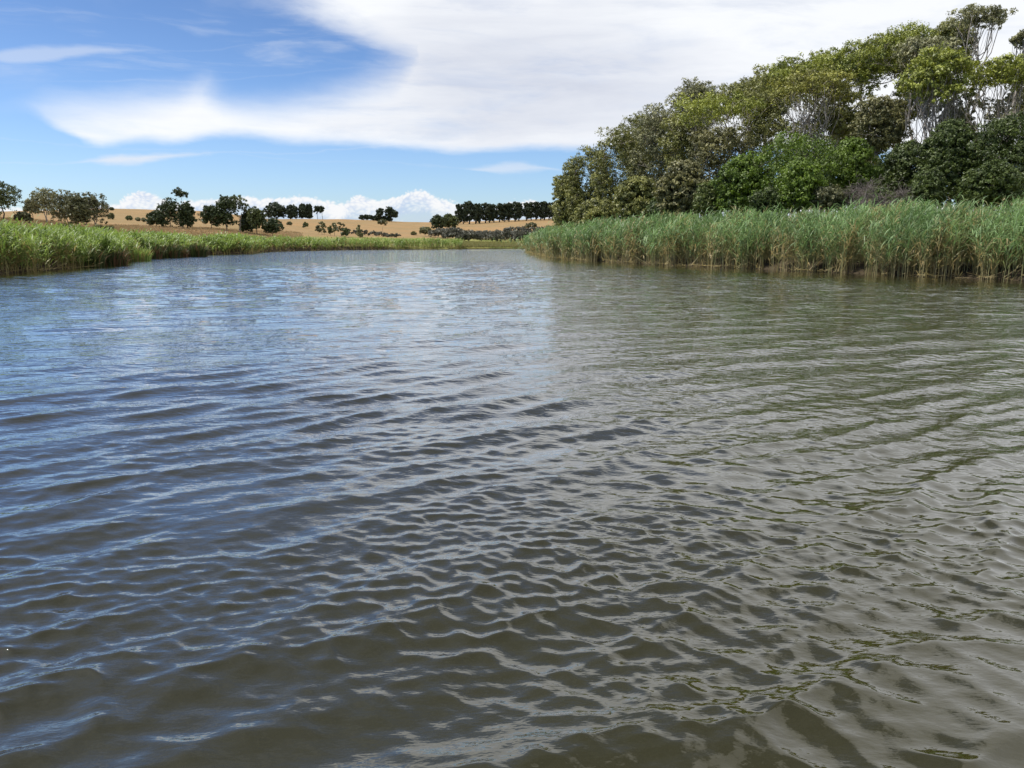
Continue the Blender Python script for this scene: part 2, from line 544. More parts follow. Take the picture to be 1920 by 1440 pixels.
# worn stock tracks following the slope
tr = gg.m('SINE', gg.add(gg.mul(sepg.outputs[1], 0.16), gg.mul(mid, 7.0)))
dry = gg.mix(gg.mul(gg.smooth(tr, 0.86, 1.0), 0.22), dry, (0.36, 0.22, 0.12, 1))
wetc = gg.mix(gg.smooth(mid, 0.4, 0.6), (0.12, 0.14, 0.035, 1), (0.24, 0.23, 0.075, 1))
mud = (0.055, 0.042, 0.026, 1)
wa = gg.n('ShaderNodeAttribute', attribute_name='wet')
c = gg.mix(gg.m('MULTIPLY', wa.outputs['Fac'], gg.smooth(gg.add(wa.outputs['Fac'], gg.sub(mid, 0.5)), 0.2, 0.8)), dry, wetc)
c = gg.mix(gg.smooth(sepg.outputs[2], 0.22, 0.0), c, mud)
ma = gg.n('ShaderNodeAttribute', attribute_name='mud')
c = gg.mix(ma.outputs['Fac'], c, mud)
p = gg.n('ShaderNodeBsdfPrincipled')
gg.put(p.inputs['Base Color'], c)
p.inputs['Roughness'].default_value = 0.95
p.inputs['Specular IOR Level'].default_value = 0.1
bp = gg.n('ShaderNodeBump')
bp.inputs['Distance'].default_value = 0.25
bp.inputs['Strength'].default_value = 0.7
gg.put(bp.inputs['Height'], sml)
gg.put(p.inputs['Normal'], bp.outputs[0])
gg.t.links.new(p.outputs[0], out.inputs[0])
M['ground'] = m
tag(link('ground', ter_me, m), kind='structure')

# ------------------------------------------------------------------ water
rng = np.random.default_rng(7)
rr = [0.35]
while rr[-1] < 300:
    r = rr[-1]
    step = min(max(0.015, r * r / 1250.0), 0.17)
    if r > 45:
        step = 0.17 * (r / 45.0) ** 2.2
    if r < 1.4:
        step = 0.06
    rr.append(r + step)
rr = np.array(rr)
aw = np.radians(40)
aa = np.concatenate([np.linspace(-np.radians(105), -aw, 34, endpoint=False), np.linspace(-aw, aw, 740), np.linspace(aw, np.radians(105), 35)[1:]])
AA, RR = np.meshgrid(aa, rr)
WX = (RR * np.sin(AA)).astype(np.float32)
WY = (RR * np.cos(AA)).astype(np.float32)
drr = np.gradient(rr)[:, None]
daa = np.gradient(aa)[None, :]
SPC = np.maximum(drr, RR * daa).astype(np.float32)
calm = (0.42 + 0.58 * smoothstep(0.5, 12, seg_dist(WX, WY, RIGHT))).astype(np.float32)
calm *= (0.55 + 0.45 * smoothstep(0.3, 6, seg_dist(WX, WY, LEFT))).astype(np.float32)
wx = WX + 0.045 * np.sin(1.3 * WY + 0.4 * WX + 1.0) + 0.03 * np.sin(2.1 * WX - 1.2 * WY)
wy = WY + 0.045 * np.sin(1.1 * WX - 0.5 * WY + 2.0) + 0.03 * np.sin(2.6 * WY + 1.1 * WX)
DX = np.zeros_like(WX)
DY = np.zeros_like(WX)
DZ = np.zeros_like(WX)
# slow modulation of the two crossing trains
modA = 0.85 + 0.35 * np.sin(0.55 * WX + 0.31 * WY + 0.5) * np.sin(0.23 * WX - 0.6 * WY + 1.0)
modB = 0.75 + 0.45 * np.sin(0.48 * WX - 0.37 * WY + 2.1) * np.sin(0.3 * WX + 0.5 * WY)
modB = modB * (0.65 + 0.55 * smoothstep(-1.5, 3.0, WX - 0.12 * WY))
modC = 0.8 + 0.6 * np.sin(0.9 * WX + 1.3 * WY) * np.sin(1.2 * WX - 0.7 * WY + 0.6)
SETS = [  # n, lambda range, direction of travel, spread, rms slope, modulation, steepness
    (8, (0.9, 2.0), -50, 20, 0.036, modA, 0.5),
    (22, (0.60, 1.40), -66, 20, 0.060, modB, 1.0),
    (30, (0.26, 0.60), -50, 16, 0.120, modA, 1.5),
    (28, (0.14, 0.32), -122, 26, 0.098, modB, 1.3),
    (44, (0.070, 0.18), -84, 38, 0.138, modC, 1.0),
    (40, (0.036, 0.075), -75, 60, 0.092, modC * modB, 0.7),
]
for n, (l0, l1), d0, sprd, slope, mod, steep in SETS:
    for i in range(n):
        lam = l0 * (l1 / l0) ** rng.random()
        k = 2 * np.pi / lam
        th = np.radians(d0 + rng.normal() * sprd)
        a = slope * np.sqrt(2.0 / n) / k
        ph = rng.random() * 6.283
        fade = np.clip((lam / SPC - 2.6) / 2.5, 0, 1) * mod * calm
        if fade.max() <= 0:
            continue
        kx, ky = k * math.cos(th), k * math.sin(th)
        # only the rows where this wavelength is resolved
        rows = np.where(fade.max(axis=1) > 0)[0]
        s_ = slice(rows[0], rows[-1] + 1)
        arg = kx * wx[s_] + ky * wy[s_] + ph
        sn, cs_ = np.sin(arg), np.cos(arg)
        fa = fade[s_] * a
        DZ[s_] += fa * cs_
        DX[s_] -= fa * steep * math.cos(th) * sn
        DY[s_] -= fa * steep * math.sin(th) * sn
V = np.stack([WX + DX, WY + DY, DZ], -1).reshape(-1, 3)
nr, nc = WX.shape
I = np.arange(nr * nc).reshape(nr, nc)
quads = np.stack([I[:-1, :-1], I[1:, :-1], I[1:, 1:], I[:-1, 1:]], -1).reshape(-1, 4)
wat_me = mesh_from('water', V, quads, attrs={'calm': calm.ravel()}, smooth=True)
print('water verts', len(V))

m, gg, out = new_mat('river_water')
t_ = gg.n('ShaderNodeTexCoord')
ob = t_.outputs['Object']
sepw = gg.n('ShaderNodeSeparateXYZ')
gg.put(sepw.inputs[0], ob)
flat = gg.comb(sepw.outputs[0], sepw.outputs[1], 0.0)
dist = gg.n('ShaderNodeVectorMath', operation='LENGTH')
gg.put(dist.inputs[0], flat)
D = dist.outputs['Value']
ca = gg.n('ShaderNodeAttribute', attribute_name='calm')


def ripple(rot, sx, sy, sc, det, seed):
    mp = gg.n('ShaderNodeMapping')
    mp.inputs['Rotation'].default_value = (0, 0, math.radians(rot))
    mp.inputs['Scale'].default_value = (sx, sy, 1)
    mp.inputs['Location'].default_value = (seed, seed * 0.7, seed * 1.3)
    gg.put(mp.inputs['Vector'], flat)
    return gg.sub(gg.noise(mp.outputs[0], sc, det, 0.55, 0.0), 0.5)


# wind wavelets too small for the mesh near the viewer, and the whole chop far away
r1 = gg.mul(ripple(-42, 1.0, 2.2, 16.0, 2, 3.0), 0.0027)
r2 = gg.mul(ripple(38, 1.0, 1.8, 23.0, 2, 8.0), 0.0011)
far1 = gg.mul(ripple(-38, 0.7, 2.0, 1.1, 3, 5.0), 0.120)
far2 = gg.mul(gg.add(ripple(-45, 0.85, 1.8, 3.4, 2, 15.0), ripple(40, 0.85, 1.6, 3.0, 2, 25.0)), 0.0190)
far3 = gg.mul(gg.add(ripple(-38, 0.8, 1.7, 8.0, 2, 35.0), ripple(34, 0.8, 1.6, 7.0, 2, 45.0)), 0.0070)
patch = gg.smooth(gg.noise(flat, 0.35, 3, 0.5), 0.3, 0.7, 0.45, 1.15)
h = gg.mul(gg.add(r1, r2), patch)
h = gg.add(h, gg.mul(far2, gg.smooth(D, 5.0, 13.0)))
h = gg.add(h, gg.mul(far3, gg.smooth(D, 3.0, 8.0)))
h = gg.add(h, gg.mul(far1, gg.smooth(D, 9.0, 34.0, 0.0, 1.0)))
h = gg.mul(h, ca.outputs['Fac'])
bp = gg.n('ShaderNodeBump')
bp.inputs['Strength'].default_value = 1.0
bp.inputs['Distance'].default_value = 1.0
gg.put(bp.inputs['Height'], h)
p = gg.n('ShaderNodeBsdfPrincipled')
mk = gg.noise(flat, 0.6, 3, 0.5)
gg.put(p.inputs['Base Color'], gg.mix(mk, (0.0220, 0.0192, 0.0034, 1), (0.0265, 0.0240, 0.0046, 1)))
p.inputs['Roughness'].default_value = 0.015
p.inputs['IOR'].default_value = 1.38
p.inputs['Coat Weight'].default_value = 1.0
p.inputs['Coat Roughness'].default_value = 0.015
p.inputs['Coat IOR'].default_value = 1.46
gg.put(p.inputs['Coat Normal'], bp.outputs[0])
gg.put(p.inputs['Normal'], bp.outputs[0])
gg.t.links.new(p.outputs[0], out.inputs[0])
M['water'] = m
tag(link('water', wat_me, m), kind='structure')


# ------------------------------------------------------------------ foliage builders
def rand_dir(rng, n):
    v = rng.normal(size=(n, 3))
    return v / np.linalg.norm(v, axis=1)[:, None]


def leaf_quads(P, N, size, rng, aspect=0.5, orient=0.6, droop=0.0):
    """rhombic leaf faces at P, facing partly along N"""
    n = len(P)
    nn = N * orient + rand_dir(rng, n) * (1 - orient * 0.5)
    nn /= np.linalg.norm(nn, axis=1)[:, None]
    a = np.cross(nn, rand_dir(rng, n))
    a /= np.linalg.norm(a, axis=1)[:, None] + 1e-9
    if droop:
        a[:, 2] -= droop
        a /= np.linalg.norm(a, axis=1)[:, None]
    b = np.cross(nn, a)
    s = (size * (0.6 + 0.8 * rng.random(n)))[:, None]
    V = np.stack([P - a * s * 1.1 + b * s * aspect * 0.3, P + a * s * 0.5 + b * s * aspect * 1.05, P + a * s * 0.9 - b * s * aspect * 0.9], 1).reshape(-1, 3)
    Fq = np.arange(n * 3).reshape(n, 3)
    return V, Fq


class Foliage:
    def __init__(s):
        s.V, s.F, s.T, s.n = [], [], [], 0

    def add(s, V, Fq, tint):
        s.V.append(V)
        s.F.append(Fq + s.n)
        s.T.append(tint)
        s.n += len(V)

    def mesh(s, name):
        V = np.concatenate(s.V)
        return mesh_from(name, V, None, np.concatenate(s.F), attrs={'tint': np.clip(np.concatenate(s.T), 0, 1)})


def puff(fol, rng, c, R, nsub, nleaf, lsize, aspect=0.62, under=0.35, tone=0.5, orient=0.9):
    """a foliage clump: sub clumps on the shell of an ellipsoid, leaves on each"""
    c = np.asarray(c, float)
    R = np.asarray(R, float)
    d = rand_dir(rng, nsub)
    low = (d[:, 2] < 0) & (rng.random(nsub) > under)
    d[low, 2] *= -1
    rad = 0.55 + 0.5 * rng.random(nsub) ** 0.6
    sc = c + d * R * rad[:, None]
    sr = R.mean() * (0.20 + 0.22 * rng.random(nsub))
    stone = tone + rng.normal(size=nsub) * 0.18
    k = np.repeat(np.arange(nsub), nleaf)
    ld = rand_dir(rng, len(k))
    ld[:, 2] *= 0.75
    lr = rng.random(len(k)) ** 0.45
    P = sc[k] + ld * (sr[k] * lr)[:, None]
    N = ld * 0.9 + d[k] * 0.5 + np.array([0, 0, 0.15])
    N /= np.linalg.norm(N, axis=1)[:, None]
    V, Fq = leaf_quads(P, N, lsize, rng, aspect, orient)
    tint = np.clip(stone[k] + rng.normal(size=len(k)) * 0.08, 0, 1)
    fol.add(V, Fq, np.repeat(tint, 3))
    return sc


class Tubes:
    def __init__(s):
        s.V, s.F, s.n = [], [], 0

    def add(s, pts_, rads, sides=5):
        P = np.asarray(pts_, float)
        n = len(P)
        T = np.gradient(P, axis=0)
        T /= np.linalg.norm(T, axis=1)[:, None] + 1e-9
        ref = np.array([0.31, 0.95, 0.05]) if abs(T[0][2]) > 0.5 else np.array([0, 0.05, 1.0])
        A = np.cross(T, ref)
        A /= np.linalg.norm(A, axis=1)[:, None] + 1e-9
        B = np.cross(T, A)
        an = np.arange(sides) / sides * 2 * np.pi
        ring = (np.cos(an)[None, :, None] * A[:, None] + np.sin(an)[None, :, None] * B[:, None]) * np.asarray(rads)[:, None, None] + P[:, None]
        i = np.arange(n - 1)[:, None] * sides
        j = np.arange(sides)[None]
        j2 = (j + 1) % sides
        q = np.stack([i + j, i + j2, i + sides + j2, i + sides + j], -1).reshape(-1, 4) + s.n
        s.V.append(ring.reshape(-1, 3))
        s.F.append(q)
        s.n += n * sides

    def mesh(s, name):
        return mesh_from(name, np.concatenate(s.V), np.concatenate(s.F), smooth=True)


def limb(a, b, rng, n=5, wob=0.08, sag=0.0):
    a, b = np.asarray(a, float), np.asarray(b, float)
    t = np.linspace(0, 1, n)[:, None]
    L = np.linalg.norm(b - a)
    P = a + (b - a) * t
    w = rng.normal(size=(n, 3)) * L * wob
    w[0] = w[-1] = 0
    P = P + w
    P[:, 2] -= sag * L * np.sin(t[:, 0] * np.pi)
    return P


def make_tree(seed, H, W, Dp, crown_lo, style, leaf, bark, lsize, npuff, nsub, nleaf, rp, lean=(0, 0), fork=0.45, stems=1, trunk_r=None, under=0.35, tone=0.5, twigs=3, sides=4, fan=False):
    """meshes of one tree standing at the origin: (trunk mesh, branch mesh, crown mesh)
    H height, W/Dp crown width and depth, crown_lo height where the crown begins"""
    rng = np.random.default_rng(seed)
    fol, tb, br = Foliage(), Tubes(), Tubes()
    trunk_r = trunk_r or H * 0.018
    cz = (crown_lo + H) / 2
    hz = (H - crown_lo) / 2
    lx, ly = lean
    cents = []
    tries = 0
    while len(cents) < npuff and tries < 4000:
        tries += 1
        d = rand_dir(rng, 1)[0]
        if style == 'umbrella':
            q = math.sqrt(rng.random())
            a = rng.random() * 6.283
            x, y = q * math.cos(a), q * math.sin(a)
            z = (1 - q * q * 0.8) - rng.random() ** 1.3 * 1.3
            z = max(-1, z)
        elif style == 'dome':
            z = rng.random() ** 0.85 * 2 - 1
            q = (1 - max(0, z + 0.1) ** 2.2 * 0.75) * (0.35 + 0.65 * rng.random() ** 0.5)
            a = rng.random() * 6.283
            x, y = q * math.cos(a), q * math.sin(a)
        elif style == 'layers':
            z = rng.random() * 2 - 1
            q = (0.4 + 0.6 * rng.random()) * math.sqrt(max(0.05, 1 - (z * 0.75) ** 2))
            a = rng.random() * 6.283
            x, y = q * math.cos(a), q * math.sin(a)
        else:   # ball
            k = (0.5 + 0.5 * rng.random() ** 0.5) / (np.abs(d) ** 3).sum() ** (1 / 3)
            x, y, z = d * k
        pr = rp * (0.75 + 0.5 * rng.random())
        cx = x * max(0.05, W / 2 - pr * 0.9)
        cy = y * max(0.05, Dp / 2 - pr * 0.9)
        c_z = cz + z * max(0.05, hz - pr * 0.55)
        lf = (c_z / H) ** 1.3
        cpt = np.array([cx + lx * lf, cy + ly * lf, c_z])
        if any(np.linalg.norm((cpt - o[0]) / np.array([1, 1, 0.7])) < rp * 0.5 for o in cents):
            if rng.random() > 0.08:
                continue
        cents.append((cpt, pr))
    # trunks
    fz = fork * H
    bases = []
    for s_ in range(stems):
        off = np.array([0, 0, -0.3]) + (rng.normal(size=3) * [H * 0.03, H * 0.03, 0] if stems > 1 else 0)
        topp = np.array([lx * 0.3 + rng.normal() * W * 0.09 * (stems > 1), ly * 0.3 + rng.normal() * Dp * 0.09 * (stems > 1), fz * (0.8 + 0.4 * rng.random())])
        P = limb(off, topp, rng, 6, 0.025)
        tb.add(P, np.linspace(trunk_r, trunk_r * 0.6, 6) / math.sqrt(stems), sides + 2)
        bases.append(topp)
    nodes = [(b_, trunk_r * 0.62 / math.sqrt(stems)) for b_ in bases]
    cents.sort(key=lambda q: min(np.linalg.norm(q[0] - b_) for b_ in bases))
    for cpt, pr in cents:
        tgt = cpt - np.array([0, 0, pr * 0.2])
        bi = min(range(len(nodes)), key=lambda k: np.linalg.norm(tgt - nodes[k][0]) * (1.0 if nodes[k][0][2] < tgt[2] else 2.2) + (0.35 * W if k < len(bases) else 0) * (len(nodes) > len(bases) * 5))
        if fan:
            bi = int(rng.integers(len(bases)))
        b, r0 = nodes[bi]
        if fan:
            r0 *= 0.55
        r0 = max(0.018, r0 * 0.80)
        P = limb(b, tgt, rng, 5, 0.07, 0.06)
        rd = np.linspace(r0, max(0.014, r0 * 0.45), 5)
        br.add(P, rd, sides)
        nodes += [(P[2], rd[2]), (P[3], rd[3]), (P[4], rd[4])]
        R = np.array([pr, pr, pr * (0.62 if style != 'ball' else 0.8)])
        subs = puff(fol, rng, cpt, R, nsub, nleaf, lsize, tone=tone + rng.normal() * 0.10, under=under)
        for q in range(twigs):
            e = subs[rng.integers(len(subs))]
            st = P[rng.integers(2, 5)]
            br.add(limb(st, e, rng, 4, 0.07), np.linspace(max(0.02, r0 * 0.35), 0.01, 4), 3)
    return tb.mesh('trunk'), br.mesh('branches'), fol.mesh('crown')


def add_tree(name, meshes, loc, label, cat, leaf, bark, group=None, rot=0.0, scale=1.0):
    e = bpy.data.objects.new(name, None)
    e.empty_display_size = 0.5
    COL.objects.link(e)
    e.location = loc
    e.rotation_euler = (0, 0, rot)
    e.scale = (scale,) * 3 if not isinstance(scale, tuple) else scale
    tag(e, label, cat, group)
    tm, bm2, cm = meshes
    link('trunk', tm, M[bark], e)
    if bm2: link('branches', bm2, M[bark], e)
    if cm: link('crown', cm, M[leaf], e)
    return e


def tree_px(seed, x, ytop, ylow, w, Y, label, style='umbrella', leaf='gum_olive', bark='bark_pale', base_x=None, name='gum_tree', cat='tree', group=None, dfac=0.9, lsize=0.100, rp=None, dens=1.0, **kw):
    """a tree whose crown spans w px about column x from row ytop to row ylow at depth Y"""
    bx = base_x if base_x is not None else x
    X0, _ = at(bx, Y)
    z0 = gz(X0, Y)
    Xc, _ = at(x, Y)
    H_ = zat(ytop, Y) - z0
    lo = max(0.2, zat(ylow, Y) - z0)
    W = w * Y / F
    rp = rp or max(0.75, min(1.7, W * 0.17))
    np_ = kw.pop('npuff', None)
    vol = W * (H_ - lo)
    if np_ is None:
        np_ = int(np.clip(vol / (rp * rp) * 1.45 * dens, 5, 90))
    nsub = kw.pop('nsub', 22)
    nleaf = kw.pop('nleaf', 17)
    me = make_tree(seed, H_, W, W * dfac, lo, style, leaf, bark, lsize, np_, nsub, nleaf, rp, lean=(Xc - X0, 0), **kw)
    return add_tree(name, me, (X0, Y, z0), label, cat, leaf, bark, group)


# ------------------------------------------------------------------ the tall wood on the right bank
G1 = 'tall gum trees of the wood on the right bank'
tp = tree_px
tp(101, 1064, 322, 432, 66, 96, 'narrow dark tree at the outermost left end of the wood, foliage down to the reeds', 'ball', 'gum_olive', under=0.9, fork=0.4, group=G1, dfac=1.2)
tp(102, 1100, 278, 425, 96, 93, 'olive tree second from the left end of the wood, small sky gap in crown', 'ball', 'gum_olive', under=0.8, fork=0.4, group=G1)
tp(103, 1160, 234, 400, 122, 90, 'rounded olive gum tree third from the left end of the wood', 'ball', 'gum_olive', under=0.7, fork=0.4, group=G1)
tp(104, 1228, 196, 390, 118, 86, 'grey-green gum tree on the rising left shoulder of the wood', 'ball', 'gum_grey', under=0.6, fork=0.42, group=G1)
tp(105, 1290, 141, 250, 110, 92, 'pale grey gum crown poking out behind the bright green spreading crown', 'umbrella', 'gum_grey', under=0.4, fork=0.6, group=G1)
tp(106, 1335, 168, 245, 178, 76, 'spreading gum tree with bright green flat crown over fanned pale branches', 'umbrella', 'gum_green', base_x=1350, under=0.3, fork=0.42, stems=3, twigs=4, fan=True, group=G1, tone=0.6)
tp(107, 1385, 132, 245, 150, 84, 'olive gum tree behind and right of the bright green spreading crown', 'umbrella', 'gum_olive', under=0.4, fork=0.5, group=G1)
tp(108, 1470, 96, 215, 150, 82, 'green gum tree on the skyline above the yellowish umbrella crown', 'umbrella', 'gum_green', under=0.4, fork=0.5, group=G1)
tp(109, 1500, 128, 212, 180, 70, 'gum tree with yellowish umbrella crown above the rounded dark green bush', 'umbrella', 'gum_yellow', base_x=1500, under=0.35, fork=0.42, stems=3, twigs=4, fan=True, group=G1)
tp(110, 1575, 72, 190, 140, 77, 'gum tree with dense green crown on the skyline left of the highest trees', 'umbrella', 'gum_green', under=0.4, fork=0.5, group=G1)
tp(111, 1668, 44, 150, 160, 73, 'broad green gum tree just left of the highest open crown', 'umbrella', 'gum_green', under=0.35, fork=0.5, stems=2, group=G1)
tp(112, 1706, 66, 128, 130, 66, 'gum tree with a pale brownish flat crown below the skyline and bare dark trunk', 'umbrella', 'gum_grey', base_x=1680, under=0.3, fork=0.45, stems=2, twigs=5, group=G1)
tp(113, 1795, 9, 62, 138, 70, 'tallest gum tree, open flat crown held on long bare pale stems', 'umbrella', 'gum_grey', base_x=1800, under=0.25, fork=0.62, stems=3, twigs=3, group=G1, dens=0.8, fan=True)
tp(114, 1718, 84, 205, 140, 60, 'bright green gum tree standing in front of the tallest open crown', 'umbrella', 'gum_green', base_x=1745, under=0.4, fork=0.36, stems=3, twigs=3, fan=True, group=G1, tone=0.65)
tp(115, 1838, 100, 185, 165, 61, 'wide bright green gum tree with arched pale limbs under the tallest stems', 'umbrella', 'gum_green', base_x=1842, under=0.35, fork=0.34, stems=3, twigs=3, fan=True, group=G1, tone=0.6)
tp(116, 1879, 56, 92, 52, 68, 'small tufted gum crown on thin bare stems near the right edge', 'umbrella', 'gum_grey', base_x=1870, under=0.3, fork=0.65, twigs=4, group=G1, npuff=6, fan=True)
tp(117, 1930, 108, 215, 120, 63, 'green gum tree cut by the right edge of the view', 'umbrella', 'gum_olive', under=0.4, fork=0.42, stems=2, group=G1)
tp(118, 1632, 182, 290, 110, 64, 'brownish gum tree low between the rounded bush and the bare dark trunk', 'ball', 'gum_brown', under=0.7, fork=0.4, group=G1)
tp(119, 1560, 170, 262, 90, 72, 'thin dark stemmed gum tree behind the right shoulder of the rounded bush', 'layers', 'gum_olive', under=0.5, fork=0.5, stems=2, group=G1, dens=0.6)
tp(120, 1420, 170, 262, 120, 80, 'shaded olive gum tree behind the top of the rounded bush', 'layers', 'gum_olive', under=0.6, fork=0.45, stems=2, group=G1, dens=0.8)
tp(121, 1278, 215, 330, 110, 82, 'olive gum tree below the pale grey crown with bare slanting branches', 'ball', 'gum_olive', under=0.6, fork=0.42, stems=2, twigs=5, group=G1)
tp(122, 1775, 165, 250, 90, 66, 'thin gum tree with twisted pale limbs behind the dark right-hand bushes', 'layers', 'gum_grey', under=0.5, fork=0.4, stems=2, group=G1, dens=0.5, twigs=5)
tp(123, 1868, 160, 250, 110, 70, 'sparse grey-green gum tree seen through the arched pale limbs', 'layers', 'gum_grey', under=0.5, fork=0.4, stems=2, group=G1, dens=0.55, twigs=5)
tp(124, 2040, 90, 260, 190, 66, 'tall gum tree standing just outside the right edge of the view', 'umbrella', 'gum_green', under=0.4, fork=0.45, stems=2, group=G1)
tp(125, 1195, 215, 330, 100, 98, 'olive gum tree set back behind the left shoulder of the wood', 'ball', 'gum_olive', under=0.6, fork=0.45, group=G1)
tp(126, 1700, 120, 230, 100, 74, 'dark stemmed gum tree seen through the gap left of the bright green crown', 'layers', 'gum_olive', base_x=1660, under=0.5, fork=0.5, stems=2, group=G1, dens=0.5)

tp(127, 1345, 230, 400, 130, 72, 'shaded grey-brown gum under the bright green spreading crown', 'ball', 'gum_brown', under=0.7, fork=0.4, group=G1, dens=0.8)
tp(128, 1455, 205, 380, 150, 78, 'shaded gum behind the top of the rounded bush below the yellowish crown', 'ball', 'gum_olive', under=0.7, fork=0.4, group=G1, dens=0.7, tone=0.35)  # lower tone puts the shade inside the wood into the leaf colour
tp(129, 1585, 225, 380, 110, 76, 'shaded gum behind the right shoulder of the rounded bush', 'ball', 'gum_olive', under=0.7, fork=0.4, group=G1, dens=0.7, tone=0.35)  # shade behind the bush put into the leaf colour by the lower tone
tp(130, 1425, 118, 215, 120, 88, 'olive gum on the skyline midway up the slope of the wood', 'umbrella', 'gum_olive', under=0.4, fork=0.5, group=G1)
tp(131, 1530, 88, 180, 110, 86, 'green gum on the skyline just above the yellowish umbrella crown', 'umbrella', 'gum_green', under=0.4, fork=0.5, group=G1)
tp(132, 1625, 58, 165, 110, 82, 'olive gum on the skyline left of the broad green crown', 'umbrella', 'gum_olive', under=0.4, fork=0.5, group=G1)
tp(133, 1745, 32, 120, 90, 80, 'olive gum crown on the skyline left of the tallest open crown', 'umbrella', 'gum_olive', under=0.4, fork=0.5, group=G1)

tp(134, 1535, 178, 330, 130, 84, 'shaded gum far back behind the yellowish umbrella crown', 'ball', 'gum_olive', under=0.7, fork=0.4, group=G1, dens=0.7, tone=0.35)  # back-row filler, its shade put into a darker leaf tone

# understorey bushes in front of the tall trees
G2 = 'bushes in front of the tall wood'
def bush(seed, x, ytop, ylow, w, Y, label, leaf, style='dome', lsize=0.078, dens=1.3, nsub=26, nleaf=20, **kw):
    return tree_px(seed, x, ytop, ylow, w, Y, label, style, leaf, 'bark_dark', name='bush', cat='bush', group=G2, lsize=lsize, dens=dens, nsub=nsub, nleaf=nleaf, fork=0.25, stems=3, twigs=2, under=0.6, **kw)

bush(201, 1478, 246, 395, 236, 57, 'large rounded dark green bush in the middle of the right bank', 'bush_green')
bush(202, 1585, 256, 395, 110, 58, 'dark green bush forming the right shoulder of the large rounded bush', 'bush_green')
bush(203, 1385, 290, 400, 110, 58, 'dark green bush at the left foot of the large rounded bush', 'bush_green')
bush(204, 1495, 292, 392, 90, 52, 'brighter green bush bulging from the front of the large rounded bush', 'bush_green', tone=0.6)
bush(205, 1690, 262, 392, 130, 60, 'dull green bush behind the grey leafless shrub', 'bush_dark')
bush(206, 1765, 222, 392, 120, 55, 'tall dark green bush with light leaf sprays right of the blue sky gap', 'bush_dark', tone=0.6)
bush(207, 1868, 212, 392, 170, 53, 'broad blackish green bush at the right edge above the reeds', 'bush_dark')
bush(208, 1850, 300, 392, 110, 49, 'low dark bush bulging in front of the broad blackish one', 'bush_dark', tone=0.65)
bush(209, 1960, 230, 400, 150, 54, 'dark bush cut by the right edge of the view', 'bush_dark')
bush(210, 1326, 338, 412, 62, 60, 'yellow-green bush standing just above the reeds left of the rounded bush', 'bush_yellow')
bush(211, 1275, 300, 415, 100, 66, 'brownish olive bush left of the yellow-green bush', 'gum_brown', lsize=0.12)
bush(212, 1195, 330, 420, 110, 74, 'shaded olive bush under the left shoulder of the wood', 'gum_olive', lsize=0.12)
bush(213, 1122, 372, 432, 100, 84, 'low olive bush at the left end of the wood above the reeds', 'gum_olive', lsize=0.12)
bush(214, 1552, 346, 395, 70, 51, 'small olive bush between the rounded bush and the leafless shrub', 'far_olive')
bush(215, 1730, 318, 395, 80, 51, 'brown tinged bush right of the leafless shrub', 'bush_dark', tone=0.7)
bush(216, 1440, 352, 398, 80, 53, 'small dark bush at the foot of the large rounded bush', 'bush_dark')
bush(217, 2080, 250, 400, 160, 56, 'dark bush outside the right edge of the view', 'bush_dark')
bush(218, 1244, 362, 420, 70, 70, 'shaded bush low between the brownish and the olive bushes', 'bush_dark', lsize=0.11)
bush(219, 1640, 352, 395, 80, 53, 'low dark bush behind the base of the leafless shrub', 'bush_dark')


bush(220, 1500, 330, 400, 130, 68, 'low shaded bush hidden behind the foot of the large rounded bush', 'bush_dark', lsize=0.12)
bush(221, 1400, 340, 405, 110, 70, 'low shaded bush behind the left foot of the large rounded bush', 'bush_dark', lsize=0.12)
bush(222, 1650, 310, 395, 130, 66, 'low shaded bush behind the leafless shrubs', 'bush_dark', lsize=0.12)


def twiggy(seed, x, ytop, w, Y, label):
    rng = np.random.default_rng(seed)
    X0, _ = at(x, Y)
    z0 = gz(X0, Y)
    H_ = zat(ytop, Y) - z0
    W = w * Y / F
    tb, tw = Tubes(), Tubes()
    for i in range(9):
        a = rng.random() * 6.283
        q = np.sqrt(rng.random())
        tip = np.array([math.cos(a) * q * W * 0.35, math.sin(a) * q * W * 0.35, H_ * (0.6 + 0.15 * rng.random())])
        P = limb((0.1 * math.cos(a), 0.1 * math.sin(a), -0.2), tip, rng, 6, 0.04)
        tb.add(P, np.linspace(0.06, 0.025, 6), 5)
        for j in range(34):
            s_ = P[rng.integers(1, 6)]
            d = rand_dir(rng, 1)[0]
            d[2] = abs(d[2]) * 0.9
            L = (0.5 + 0.9 * rng.random())
            e = s_ + d * L * np.array([1, 1, 0.8])
            rx = math.hypot(e[0] / (W / 2), e[1] / (W / 2)) ** 2 + max(0, (e[2] - H_ * 0.45) / (H_ * 0.55)) ** 2
            if rx > 1.1:
                e = s_ + (e - s_) * 0.5
            Q = limb(s_, e, rng, 4, 0.08)
            tw.add(Q, np.linspace(0.016, 0.008, 4), 3)
            for k in range(7):
                f = Q[rng.integers(1, 4)] 
                ee = f + rand_dir(rng, 1)[0] * (0.2 + 0.35 * rng.random())
                tw.add(limb(f, ee, rng, 3, 0.1), [0.009, 0.007, 0.004], 3)
    e = bpy.data.objects.new('leafless_shrub', None)
    COL.objects.link(e)
    e.location = (X0, Y, z0)
    tag(e, label, 'shrub', G2)
    link('stems', tb.mesh('stems'), M['twig'], e)
    link('twigs', tw.mesh('twigs'), M['twig'], e)


twiggy(301, 1612, 296, 96, 50, 'grey leafless shrub with a haze of twigs right of the rounded green bush')
twiggy(302, 1672, 322, 76, 50, 'smaller brownish leafless shrub beside the grey one')

